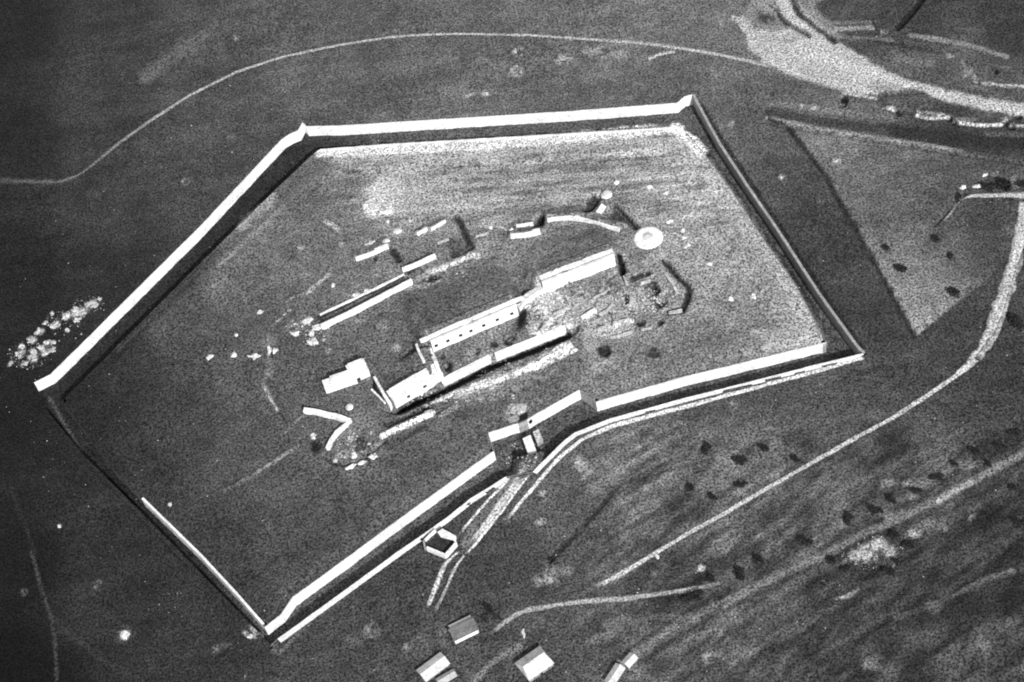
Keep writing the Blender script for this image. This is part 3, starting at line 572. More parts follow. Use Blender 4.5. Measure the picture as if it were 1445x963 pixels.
def prism(pts, zb, zt):
    n = len(pts); v = [(p[0], p[1], zb) for p in pts] + [(p[0], p[1], zt) for p in pts]
    F = [tuple(range(n - 1, -1, -1)), tuple(range(n, 2 * n))] + [(i, (i + 1) % n, n + (i + 1) % n, n + i) for i in range(n)]
    return v, F
def quad_from(a, b, depth):
    """rectangle behind the line a-b (to its left)"""
    a = np.array(a); b = np.array(b); d = (b - a) / np.hypot(*(b - a)); n = np.array((-d[1], d[0]))
    return [a, b, b + n * depth, a + n * depth]
def lumpy(name, x, y, z, rx, ry, rz, mat, ang=0, seed=0, parent=None, sub=3, rough=.28, flat=True):
    bm = bmesh.new(); bmesh.ops.create_icosphere(bm, subdivisions=sub, radius=1)
    c, s = math.cos(ang), math.sin(ang)
    for v in bm.verts:
        k = 1 + rough * float(vnoise(v.co.x * 3 + seed * 7, v.co.y * 3 + v.co.z * 2.3, 1.5, seed, 2))
        p = v.co * k; X = p.x * rx; Y = p.y * ry; Zz = max(p.z, -.35) * rz
        v.co = (x + X * c - Y * s, y + X * s + Y * c, z + Zz)
    vs = [tuple(v.co) for v in bm.verts]; fs = [tuple(q.index for q in fc.verts) for fc in bm.faces]; bm.free()
    return mesh_obj(name, vs, fs, mat, parent, smooth=not flat)

# ------------------------------------------------------------------ ground sheet
nx, ny = GX.shape
me = bpy.data.meshes.new('ground'); nv = nx * ny
co = np.empty((nv, 3), np.float32); co[:, 0] = GX.ravel(); co[:, 1] = GY.ravel(); co[:, 2] = GZ.ravel()
idx = np.arange(nv).reshape(nx, ny); q = np.stack([idx[:-1, :-1], idx[1:, :-1], idx[1:, 1:], idx[:-1, 1:]], -1).reshape(-1, 4)
me.vertices.add(nv); me.vertices.foreach_set('co', co.ravel()); me.loops.add(q.size); me.loops.foreach_set('vertex_index', q.ravel().astype(np.int32))
me.polygons.add(len(q)); me.polygons.foreach_set('loop_start', np.arange(0, q.size, 4, dtype=np.int32)); me.polygons.foreach_set('loop_total', np.full(len(q), 4, np.int32)); me.update(calc_edges=True)
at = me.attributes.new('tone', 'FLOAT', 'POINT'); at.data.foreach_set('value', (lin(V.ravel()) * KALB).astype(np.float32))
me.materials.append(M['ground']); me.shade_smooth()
g = bpy.data.objects.new('ground', me); COL.objects.link(g); tag(g, None, None, kind='structure')

def Vat(x, y):
    i = np.clip(np.searchsorted(AX, x) - 1, 0, len(AX) - 2); j = np.clip(np.searchsorted(AY, y) - 1, 0, len(AY) - 2); return V[i, j]
def track(name, pts, widths, tone, lift=.07, var=.18, fade=(0, 0)):
    """road or path draped on the ground; widths in photograph pixels at each point"""
    tone = min(up(tone) + 22, 255); pts = np.array(pts, float); cum = np.r_[0, np.cumsum(np.hypot(*(pts[1:] - pts[:-1]).T))]
    n = int(cum[-1] / 2.2) + 2; t = np.linspace(0, cum[-1], n)
    # smooth the line a little
    xs = np.interp(t, cum, pts[:, 0]); ys = np.interp(t, cum, pts[:, 1])
    for _ in range(6): xs[1:-1] = (xs[:-2] + 2 * xs[1:-1] + xs[2:]) / 4; ys[1:-1] = (ys[:-2] + 2 * ys[1:-1] + ys[2:]) / 4
    w = np.interp(t, cum, np.broadcast_to(widths, len(pts)).astype(float))
    c = np.array([tuple(PH(a, b))[:2] for a, b in zip(xs, ys)]); L = offset(c, 1.0) - c
    M_ = 7; VV = []; T = []
    for i in range(n):
        hw = w[i] * .175 * 1.15
        e1 = 1 + .40 * float(vnoise(c[i][0], c[i][1], 5, 11, 3)); e2 = 1 + .40 * float(vnoise(c[i][0], c[i][1], 4, 14, 2))
        for k in range(M_):
            s = (k / (M_ - 1) * 2 - 1); s = s * (e1 if s > 0 else e2); p = c[i] + L[i] * hw * s
            VV.append((p[0], p[1], float(Z(p[0], p[1])) + (lift if 0 < k < M_ - 1 else lift - .045)))
            near = min(t[i] / max(fade[0], 1), (cum[-1] - t[i]) / max(fade[1], 1), 1.0)
            edge = 1 - .55 * max(0, abs(k / (M_ - 1) * 2 - 1) - .45) / .55
            rut = .80 if (k == 3 and w[i] > 5) else 1.0
            a = near * edge * rut * (1 + var * float(vnoise(p[0], p[1], 6, 15, 3)))
            T.append(float(lin(Vat(p[0], p[1]) * (1 - min(a, 1)) + tone * min(a, 1.15))) * KALB)
    F = [(i * M_ + k, i * M_ + k + 1, (i + 1) * M_ + k + 1, (i + 1) * M_ + k) for i in range(n - 1) for k in range(M_ - 1)]
    me = bpy.data.meshes.new(name); me.from_pydata(VV, [], F); me.update(); a = me.attributes.new('tone', 'FLOAT', 'POINT'); a.data.foreach_set('value', T)
    me.materials.append(M['track']); me.shade_smooth()
    if me.polygons[0].normal.z < 0: me.flip_normals()
    o = bpy.data.objects.new(name, me); COL.objects.link(o); o['kind'] = 'structure'; return o
track('outer_track', [(-20, 254), (40, 257), (83, 257), (104, 250), (118, 243), (140, 225), (167, 203), (213, 170), (267, 135), (333, 102), (400, 80), (482, 63), (550, 53), (599, 49), (655, 48), (749, 50), (849, 57), (915, 62), (964, 69), (1014, 77), (1064, 88), (1097, 97)],
      [4, 4, 4, 4, 4.5, 5.5, 5.5, 6, 5.5, 5, 5, 5.5, 5, 5, 5, 5, 5, 5.5, 6, 6.5, 6, 5], 160, fade=(330, 20))
track('country_road', [(1444, 285), (1441, 330), (1433, 370), (1420, 410), (1407, 444), (1394, 480), (1381, 499), (1364, 519), (1340, 537), (1314, 555), (1264, 588), (1215, 614), (1164, 643), (1100, 679), (1030, 720), (964, 757), (900, 796), (858, 820), (838, 829)],
      [10, 14, 17, 18, 17, 14, 14, 8, 6, 6.5, 6, 6, 5.5, 5.5, 5.5, 5.5, 6, 7, 6], 192, fade=(0, 20))
track('road_spur', [(1327, 316), (1340, 302), (1352, 286), (1360, 279), (1372, 276), (1400, 276), (1425, 276), (1460, 277)], [3, 4, 4.5, 5, 6, 6.5, 8, 14], 185, fade=(14, 0))
track('roadside_gravel', [(1378, 508), (1392, 492), (1408, 468), (1418, 440), (1430, 395), (1446, 350)], [6, 9, 6, 5, 4, 3], 150, lift=.11, fade=(10, 30))
track('village_road', [(690, 896), (710, 880), (725, 869), (749, 860), (780, 855), (815, 850), (882, 845), (930, 838), (964, 834), (1000, 827), (1030, 820)], [4, 6, 7, 7, 6, 7, 6.5, 6, 6, 5, 4], 150, fade=(20, 50))
track('gate_road', [(741, 664), (728, 685), (706, 712), (690, 735), (672, 757), (658, 776)], [13, 12, 12, 10, 8, 5], 180, var=.38, fade=(0, 30))
track('forecourt_path', [(726, 668), (700, 695), (680, 716), (660, 740), (646, 757)], [3.5, 3.5, 4, 4, 3.5], 215, lift=.12, fade=(8, 20))
track('forecourt_path', [(748, 668), (730, 692), (708, 722), (688, 746), (668, 772), (655, 784)], [3, 3, 3.5, 4, 4, 3], 225, lift=.14, var=.5, fade=(8, 10))
track('glacis_path', [(1219, 505), (1160, 522), (1060, 549), (964, 575), (868, 600), (821, 620), (786, 649), (765, 674), (740, 703), (716, 732)], [5, 6, 6, 6, 6, 5, 5.5, 5, 5, 4], 252, fade=(2, 20))
track('wheel_track', [(648, 778), (636, 788), (627, 797), (618, 820), (610, 840), (603, 858)], [3, 4, 5, 6, 5.5, 4.5], 200, fade=(3, 6))
track('wheel_track', [(657, 782), (645, 797), (637, 812), (628, 833), (620, 850), (613, 864)], [3, 3, 4, 5, 5, 4], 165, fade=(3, 8))

# ------------------------------------------------------------------ ditch walls
def ring_side(poly, i0, i1):
    n = len(poly); k = i0; out = [poly[k % n]]
    while k < i1: k += 1; out.append(poly[k % n])
    return np.array(out)
# scarp (inner) - runs clockwise: body lies inside the fort, i.e. to the right of the walking direction
def ditch_wall(poly, i0, i1, side, label, capmat='cope', mat='wall', thick=1.75, top=-.28, cap=.35, capw=.35):
    return wall('ditch_wall', label, 'wall', ring_side(poly, i0, i1), -DD - .6, top, thick, side, mat, cap, capmat, 'masonry walls of the fort ditch', capw)
ditch_wall(EW, 0, 3, -1, 'inner ditch wall of the long northwest side, facing the pale outer wall', 'turf', 'darkwall')
ditch_wall(EW, 3, 7, -1, 'inner ditch wall under the bright strip on the far side of the fort', 'wall', 'dim', capw=None)
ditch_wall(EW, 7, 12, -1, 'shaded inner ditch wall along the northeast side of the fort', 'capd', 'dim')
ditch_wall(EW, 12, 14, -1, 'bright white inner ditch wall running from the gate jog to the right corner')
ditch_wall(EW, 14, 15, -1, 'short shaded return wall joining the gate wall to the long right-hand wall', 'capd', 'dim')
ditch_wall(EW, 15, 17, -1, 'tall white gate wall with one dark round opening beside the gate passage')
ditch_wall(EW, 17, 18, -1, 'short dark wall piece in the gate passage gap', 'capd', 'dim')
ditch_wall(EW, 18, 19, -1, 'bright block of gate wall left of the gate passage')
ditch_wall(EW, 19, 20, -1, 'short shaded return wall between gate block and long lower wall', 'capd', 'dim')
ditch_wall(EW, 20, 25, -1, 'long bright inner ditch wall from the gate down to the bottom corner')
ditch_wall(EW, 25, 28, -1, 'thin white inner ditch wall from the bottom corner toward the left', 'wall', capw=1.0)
ditch_wall(EW, 28, 30, -1, 'dull dark inner ditch wall near the far left corner of the fort', 'turf', 'darkwall')
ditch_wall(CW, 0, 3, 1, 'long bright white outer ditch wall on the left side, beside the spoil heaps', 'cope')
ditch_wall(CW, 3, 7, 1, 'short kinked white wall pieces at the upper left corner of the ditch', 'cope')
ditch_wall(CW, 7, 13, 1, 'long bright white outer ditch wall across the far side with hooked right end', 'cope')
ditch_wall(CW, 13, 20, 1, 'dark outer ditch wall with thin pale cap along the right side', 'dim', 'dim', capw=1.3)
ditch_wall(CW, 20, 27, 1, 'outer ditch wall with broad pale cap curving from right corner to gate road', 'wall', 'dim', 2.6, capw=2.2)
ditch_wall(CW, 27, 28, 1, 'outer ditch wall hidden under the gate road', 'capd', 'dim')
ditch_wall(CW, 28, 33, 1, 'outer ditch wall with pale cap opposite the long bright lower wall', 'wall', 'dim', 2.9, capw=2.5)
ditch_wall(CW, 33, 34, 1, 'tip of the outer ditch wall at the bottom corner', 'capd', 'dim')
ditch_wall(CW, 34, 39, 1, 'faint dark outer ditch wall on the lower left side', 'turf', 'darkwall')

# dark round opening in the gate wall
def face_opening(parent, a, b, t, zc, w, h, name='opening', shape='round'):
    a = np.array(a); b = np.array(b); d = (b - a) / np.hypot(*(b - a)); n = np.array((d[1], -d[0])); c = a + (b - a) * t
    N = 14; v = []
    for dep in (.12, -.25):
        for k in range(N):
            an = 2 * math.pi * k / N; q = c + d * (w / 2 * math.cos(an)) + n * dep; v.append((q[0], q[1], zc + h / 2 * math.sin(an)))
    F = [tuple(range(N)), tuple(range(2 * N - 1, N - 1, -1))] + [(k, (k + 1) % N, N + (k + 1) % N, N + k) for k in range(N)]
    return mesh_obj(name, v, F, M['dark'], parent)
gw = [o for o in bpy.data.objects if o.get('label', '').startswith('tall white gate wall')][0]
face_opening(gw, EW[17], EW[16], .28, -2.6, 2.2, 3.0)

# ------------------------------------------------------------------ barracks
def facade_building(label, cat, base_px, h, depth, nwin, win_t, name='barracks', roofmat='turf', winz=3.6, parapet=2.2):
    a, b = [np.array(tuple(P(*p))[:2]) for p in base_px]; d = (b - a) / np.hypot(*(b - a)); n = np.array((-d[1], d[0])); L = np.hypot(*(b - a))
    t = thing(name, label, cat, (a[0], a[1], 0))
    def slab(nm, s0, s1, q0, q1, z0, z1, mat):
        pts = [a + d * s0 + n * q0, a + d * s1 + n * q0, a + d * s1 + n * q1, a + d * s0 + n * q1]; v, F = prism(pts, z0, z1); return mesh_obj(nm, v, F, M[mat], t)
    # facade with real window recesses: piers between, spandrels above and below
    ww, wh = 1.8, 2.5; z0, z1 = winz - wh / 2, winz + wh / 2
    cuts = sorted(x * L for x in win_t); s = 0; VV = []; FF = []
    def add(s0, s1, za, zb):
        v, F = prism([a + d * s0, a + d * s1, a + d * s1 + n * .9, a + d * s0 + n * .9], za, zb); o = len(VV); VV.extend(v); FF.extend([tuple(i + o for i in q) for q in F])
    add(0, L, -.5, z0); add(0, L, z1, h)
    for c in cuts + [None]:
        e = c - ww / 2 if c is not None else L
        add(s, e, z0, z1)
        if c is not None: s = c + ww / 2
    mesh_obj('facade', VV, FF, M['wall'], t)
    for c in cuts:
        v, F = prism([a + d * (c - ww / 2) + n * .45, a + d * (c + ww / 2) + n * .45, a + d * (c + ww / 2) + n * .8, a + d * (c - ww / 2) + n * .8], z0 + .02, z1 - .02)
        mesh_obj('window', v, F, M['dark'], t)
    slab('wall', .01, .9, .91, depth, -.5, h - .01, 'dim'); slab('wall', L - .9, L - .01, .91, depth, -.5, h - .01, 'dim'); slab('wall', .91, L - .91, depth - .9, depth - .01, -.5, h - .01, 'dim')
    slab('cornice', -.15, L + .15, -.3, .9, h + .01, h + .3, 'cope'); slab('shade_strip', 0, L, .91, 1.7, h - .3, h + .12, 'dim')  # dim strip behind the cornice stands in for a shadow line
    o = slab('roof', .92, L - .92, 1.72 + parapet, depth, h - .3, h + .35, 'turf'); at_ = o.data.attributes.new('tone', 'FLOAT', 'POINT'); c = a + n * (depth + 5) + d * L / 2
    at_.data.foreach_set('value', [float(lin(Vat(c[0], c[1]) * .95) * KALB)] * len(o.data.vertices))
    q = resample(np.array([a - d * (4.6 if nwin else 0), b + d * (4.6 if nwin else .3)]), 1.6); v, F = strip_solid(q + n * 1.71, q + n * (1.71 + parapet), h - .3, h + .7, .38, 5); mesh_obj('parapet', v, F, M['wall'], t)
    return t
facade_building('long white barracks front with a row of small dark windows', 'barracks', [(612, 497), (732, 446)], 8.5, 8, 8, [.045, .18, .33, .45, .60, .76, .93])
facade_building('white barracks front section nearest the big round turret apron, ending in a dark wedge', 'barracks', [(768, 414), (869, 375)], 8.5, 8, 0, [], parapet=2.6)

def block(label, base_px, h, depth, mats=('wall', 'cope'), name='blockhouse', cat='building', tiers=None, doors=()):
    a, b = [np.array(tuple(P(*p))[:2]) for p in base_px]; t = thing(name, label, cat, (a[0], a[1], 0))
    d = (b - a) / np.hypot(*(b - a)); n = np.array((-d[1], d[0])); L = np.hypot(*(b - a))
    def slab(nm, s0, s1, q0, q1, z0, z1, mat):
        pts = [a + d * s0 + n * q0, a + d * s1 + n * q0, a + d * s1 + n * q1, a + d * s0 + n * q1]; v, F = prism(pts, z0, z1); return mesh_obj(nm, v, F, M[mat], t)
    VV = []; FF = []
    def add(s0, s1, q0, q1, za, zb):
        v, F = prism([a + d * s0 + n * q0, a + d * s1 + n * q0, a + d * s1 + n * q1, a + d * s0 + n * q1], za, zb); o = len(VV); VV.extend(v); FF.extend([tuple(i + o for i in q) for q in F])
    s = 0
    for c, w, z0, z1 in doors:
        c *= L; add(s, c - w / 2, 0, .8, -.5, h); add(c - w / 2, c + w / 2, 0, .8, -.5, z0); add(c - w / 2, c + w / 2, 0, .8, z1, h); s = c + w / 2
    add(s, L, 0, .8, -.5, h)
    add(0, .8, .8, depth, -.5, h); add(L - .8, L, .8, depth, -.5, h); add(.8, L - .8, depth - .8, depth, -.5, h)
    mesh_obj('wall', VV, FF, M[mats[0]], t)
    for c, w, z0, z1 in doors:
        slab('opening', c * L - w / 2 + .02, c * L + w / 2 - .02, .4, .75, z0, z1, 'dark')
    slab('roof', -.15, L + .15, -.2, depth + .1, h + .01, h + .35, mats[1])
    if tiers:
        for (s0, s1, q0, q1, hh, mt) in tiers: slab('roof_block', s0 * L, s1 * L, q0 * depth, q1 * depth, h + .36, h + hh, mt)
    return t
block('broad white gorge building with dark openings at the lower left end of the barracks', [(559, 576), (627, 536)], 5.2, 7.6, doors=[(.28, 1.8, 1.6, 3.8), (.62, 2.0, 2.0, 4.2)], tiers=[(.05, .62, .55, .95, 1.4, 'wall')], mats=('wall', 'wall'))
block('low white two-level building left of the dark sunken passage, near the small dome', [(461, 556), (505, 541)], 3.0, 6.2, mats=('wall', 'wall'), tiers=[(.25, .98, .5, .98, 1.9, 'wall')])
block('square white building right above the dark sunken passage', [(498, 541), (523, 531)], 4.0, 8.5, mats=('wall', 'wall'), doors=[(.35, 2.0, -.2, 2.2)], tiers=[(.1, .9, .62, .95, 1.8, 'wall')])

def freewall(label, px, h, thick=1.2, cap=.3, mat='wall', name='parapet_wall', group=None, capmat='wall', wiggle=.25):
    w = np.array([tuple(PH(a, b))[:2] for a, b in px]); zg = lambda q: np.array([float(Z(p[0], p[1])) for p in q])
    zf = lambda q: np.minimum(zg(q), zg(offset(q, thick))) - .3; zt = lambda q: np.convolve(np.pad(np.maximum(zg(q), -.3), 2, 'edge'), np.ones(5) / 5, 'valid') + h - cap
    return wall(name, label, 'wall', w, zf, zt, thick, 1, mat, cap, capmat, group, None, wiggle)
# terraces' facing walls
def faced(label, px, h, thick=1.5, mat='wall', name='retaining_wall', zb=-.6, capmat='wall'):
    return wall(name, label, 'wall', W2(px), zb, h - .05, thick, 1, mat, .3, capmat, 'retaining walls inside the fort', .5, .3)
faced('long curved white wall between the dark pit and the big round turret apron', TERR[4][0], 2.9)
faced('short white wall left of the curved wall, in front of the dark pit', TERR[5][0], 3.0)
faced('tiny white wall just behind the short wall left of the dark pit', TERR[6][0], 1.8)
faced('straight white wall below the pale rubble at the upper left of the interior', TERR[7][0], 2.7)
faced('small thin white wall piece left of the dark forked trench', TERR[8][0], 2.0)
faced('stubby white wall piece beside the thin wall left of the forked trench', TERR[9][0], 2.6)
# sunken street wall in three lengths
for seg, lab in (([0, 1], 'low white retaining wall under the gorge building, beside the dark sunken street'), ([1, 2], 'bright middle length of wall along the dark sunken street'), ([3, 4], 'right-hand length of wall along the dark sunken street, toward the rubble')):
    pts = [STREET[i] for i in seg]
    if seg == [3, 4]: pts = [(699, 502), (740, 486), (798, 463)]
    wall('retaining_wall', lab, 'wall', W2(pts), -4.9, .25, 1.5, 1, 'wall', .3, 'wall', 'retaining walls inside the fort')
freewall('long white free-standing wall with dark shade behind it, at the left of the interior', [(455, 466), (480, 454), (534, 427), (583, 401)], 3.7, .9)
freewall('white wall above the right end of the long free-standing wall', [(569, 385), (592, 376), (616, 365)], 3.2, .9)
freewall('low thin pale wall running behind the long free-standing wall', [(452, 446), (500, 424), (545, 402), (571, 389)], .9, .8)
freewall('white Y-shaped wall, upper arm ending below the small dome', [(429, 584), (441, 586), (456, 589), (474, 593), (494, 600)], 2.7, 2.0, wiggle=.6)
freewall('curved lower arm of the Y-shaped white wall', [(465, 636), (470, 624), (478, 614), (494, 601)], 2.2, 1.5, wiggle=.6)
freewall('thin pale wall on the left edge of the dark sunken passage', [(544, 570), (535, 560), (525, 551)], 1.2, .5)
freewall('pale wall linking the sunken passage to the gorge building', [(554, 576), (545, 560), (531, 536)], 2.6, 1.1)
freewall('narrow side wall descending from the barracks to the gorge building', [(626, 538), (618, 515), (610, 498)], 4.6, 1.6)
freewall('broken outer side wall left of the barracks end', [(600, 512), (594, 500), (590, 490)], 1.8, 1.0, mat='wall')
freewall('ragged stone wall stub at the right of the rubble field', [(822, 452), (832, 446), (842, 440)], 1.6, 1.4)
freewall('L-shaped wall remnant behind the barracks between its two fronts', [(764, 398), (775, 391), (788, 384)], 2.2, 1.0)

G_ = 'broken low walls in the rubble field'
freewall('ragged masonry stump joining the two barracks fronts', [(735, 440), (745, 428), (756, 420), (768, 413)], 3.6, 2.6, .3, 'wall', 'ruined_wall', G_, 'stone', .8)
for lab, pts, h in [('broken wall fragment nearest the big turret apron, inside the dark ring trench', [(957, 415), (950, 401), (940, 388)], .9), ('low broken wall in the middle of the rubble field', [(865, 459), (876, 456), (888, 453)], 1.3),
  ('short thick stump of wall left of the low middle wall in the rubble', [(844, 467), (856, 464)], 1.4), ('lowest broken wall along the near edge of the rubble field', [(862, 479), (878, 475), (894, 471)], 1.3), ('upright wall stump beside the left pit of the rubble field', [(765, 470), (770, 462)], 1.6),
  ('wall stump above the upper end of the sunken street', [(779, 467), (793, 463)], 1.6), ('thin upright wall fragment in the upper middle of the rubble', [(896, 434), (890, 424)], 1.2), ('low wall fragment closing the dark ring trench at its near end', [(944, 445), (963, 442)], .9),
  ('ragged cross wall below the right barracks front', [(806, 430), (800, 418)], 1.4), ('ragged wall running toward the right barracks end', [(838, 424), (850, 417), (862, 411)], 1.2), ('short cross wall in the left of the rubble field', [(782, 446), (796, 440)], 1.2),
  ('small wall angle right of the barracks end pit', [(752, 440), (762, 434)], 1.3), ('low wall stump above the round pits of the rubble field', [(905, 402), (918, 398)], .9), ('last broken wall toward the right of the rubble edge', [(905, 468), (921, 464)], .8),
  ('thin broken wall across the middle of the rubble field', [(846, 446), (858, 440), (866, 431)], 1.0), ('slanting stub wall beside the dark wedge at the barracks end', [(886, 402), (882, 392)], 1.1)]:
    freewall(lab, pts, h, .9, .2, 'chalk', 'ruined_wall', G_, 'chalk', .7)
for lab, pts, h in [('thin broken wall left of the white building, near the hollow', [(700, 545), (690, 549)], .6), ('ragged stone edge of the bank below the sunken street', [(640, 563), (655, 558), (668, 553)], .9), ('ragged wall remnant at the left end of the bank below the gorge building', [(600, 585), (611, 581)], .9), ('low broken wall above the straight white wall in the upper left interior', [(515, 348), (530, 342)], .9),
  ('low broken wall running toward the forked trench', [(618, 345), (634, 339)], .8), ('broken wall edge right of the forked trench', [(672, 336), (690, 330)], .8), ('low broken wall beside the pit walls', [(700, 320), (714, 326)], 1.0)]:
    freewall(lab, pts, h, .8, .2, 'chalk', 'ruined_wall', 'broken low walls elsewhere in the fort', 'chalk', .7)
# flat black slab left of gorge building, standing in for shade in a sunken passage
def pit(name, label, px, zt, mat='dark', cat='passage_shade'):
    w = W2(px); v, F = prism(list(w), zt - .4, zt); o = mesh_obj(name, v, F, M[mat]); return tag(o, label, cat)
pit('passage_shade_slab', 'flat black slab standing in for shade in the sunken passage between the square building and the gorge building', [(527, 536), (531, 537), (544, 560), (541, 564), (526, 548)], .34)

# ------------------------------------------------------------------ gate, bridge, blockhouses
def solid(name, px, zb, zt, mat, parent):
    w = W2(px, zt); v, F = prism(list(w), zb, zt); return mesh_obj(name, v, F, M[mat], parent)
br = thing('gate_caponier', 'pale flat-roofed block standing in the ditch below the gate passage', 'caponier', tuple(P(748, 640, -DD)))
solid('wall', [(738, 620), (748, 615), (758, 642), (748, 647)], -DD - .4, -3.2, 'dim', br); solid('roof', [(737.5, 619), (748.5, 614), (759, 642), (748, 648)], -3.19, -2.7, 'wall', br)
ca = thing('gate_annex', 'small dull block in the ditch touching the pale block below the gate passage', 'annex', tuple(P(758, 615, -DD)))
solid('wall', [(752, 610), (760, 606), (766, 620), (758, 626)], -DD - .4, -4.4, 'dim', ca); solid('roof', [(752, 609.5), (760, 605.5), (766, 620), (758, 626)], -4.39, -4.0, 'chalk', ca)
gp = thing('gatehouse', 'low pale flat gatehouse roofs behind the gate wall, beside the passage', 'gatehouse', tuple(P(728, 578)))
solid('roof', [(713, 584), (721, 571), (729, 570), (727, 584)], -.2, .9, 'chalk', gp); solid('roof', [(730, 583), (731, 571), (744, 569), (741, 580)], -.2, 1.3, 'rubble', gp); solid('wall', [(716, 590), (729, 586), (733, 592), (719, 597)], -.2, .5, 'dim', gp)
solid('opening', [(731, 596), (735, 583), (744, 581), (745, 591)], .05, .22, 'dark', gp)
bh = thing('blockhouse', 'small roofless white blockhouse around a dark yard by the gate road', 'blockhouse', tuple(P(620, 770)))
def bwall(a, b, h, th, mat='wall'):
    w = W2([a, b]); bb = offset(w, th); v, F = strip_solid(resample(w, 2.5), offset(resample(w, 2.5), th), -.3, h, .05); return mesh_obj('wall', v, F, M[mat], bh)
bwall((603, 778), (629, 789), 3.2, .9); bwall((630, 789), (645, 772), 3.0, .9); bwall((646, 771), (642, 758), 2.2, .9); bwall((602, 776), (600, 766), 2.4, .8, 'dim')
bwall((601, 765), (616, 751), 1.6, .9); bwall((622, 757), (643, 763), 2.4, 1.2)
solid('roof', [(617, 751), (624, 746), (641, 755), (641, 763), (622, 758)], 2.45, 2.8, 'wall', bh)
solid('yard_floor', [(604, 768), (616, 755), (640, 762), (642, 768), (629, 780), (606, 774)], .18, .26, 'mud', bh)

# ------------------------------------------------------------------ turrets
def dome_mesh(name, c, r, h, mat, parent=None, z0=0, rings=6, seg=32, p=1.0):
    v = []; F = []
    for i in range(rings):
        a = math.pi / 2 * i / rings
        for k in range(seg):
            t = 2 * math.pi * k / seg; v.append((c[0] + r * math.cos(a) * math.cos(t), c[1] + r * math.cos(a) * math.sin(t), z0 + h * math.sin(a) ** p))
    v.append((c[0], c[1], z0 + h))
    for i in range(rings - 1):
        for k in range(seg): F.append((i * seg + k, i * seg + (k + 1) % seg, (i + 1) * seg + (k + 1) % seg, (i + 1) * seg + k))
    for k in range(seg): F.append(((rings - 1) * seg + k, (rings - 1) * seg + (k + 1) % seg, len(v) - 1))
    F.append(tuple(range(seg - 1, -1, -1)))
    return mesh_obj(name, v, F, M[mat], parent, True)
def ringcone(name, c, r0, r1, z0, z1, mat, parent, seg=40):
    v = []
    for k in range(seg):
        t = 2 * math.pi * k / seg; j = 1 + .03 * float(vnoise(c[0] + 9 * math.cos(t), c[1] + 9 * math.sin(t), 3, 33)); v.append((c[0] + r0 * j * math.cos(t), c[1] + r0 * j * math.sin(t), z0))
    for k in range(seg):
        t = 2 * math.pi * k / seg; v.append((c[0] + r1 * math.cos(t), c[1] + r1 * math.sin(t), z1))
    F = [(k, (k + 1) % seg, seg + (k + 1) % seg, seg + k) for k in range(seg)] + [tuple(range(seg, 2 * seg)), tuple(range(seg - 1, -1, -1))]
    return mesh_obj(name, v, F, M[mat], parent)
def turret(label, px, py, rad, domer, domeh, gun=True, name='gun_turret', cat='turret', apron='wall'):
    c = PH(px, py); z = float(Z(c.x, c.y)); t = thing(name, label, cat, (c.x, c.y, z))
    ringcone('apron', (c.x, c.y), rad, rad * .8, z - .6, z + .5, apron, t)
    ringcone('collar', (c.x, c.y), domer * 1.25, domer * 1.12, z + .501, z + .9, 'wall', t, 28)
    dome_mesh('dome', (c.x, c.y), domer, domeh, 'steel', t, z + .9)
    return t
turret('large round pale turret apron with low dome, right of the curved wall', 915, 336, 8.4, 2.7, .7)
turret('bright dome of a smaller turret above the curved wall, beside the dark slope', 856, 275, 3.2, 2.2, 1.3)
turret('small bright dome at the tip of the white Y-shaped wall', 493, 575, 2.1, 1.5, 1.1, name='observation_dome', cat='dome')
turret('tiny bright dome just above the smaller turret', 870, 258, 1.7, 1.0, .8, name='observation_dome', cat='dome')
tb = thing('concrete_block', 'slanting white concrete block below the smaller turret', 'concrete block', tuple(P(847, 295)))
solid('slab', [(841, 299), (849, 287), (855, 291), (848, 302)], -.3, 1.2, 'wall', tb); solid('step', [(843, 303), (846, 298), (848, 303), (846, 306)], -.3, .5, 'dim', tb)

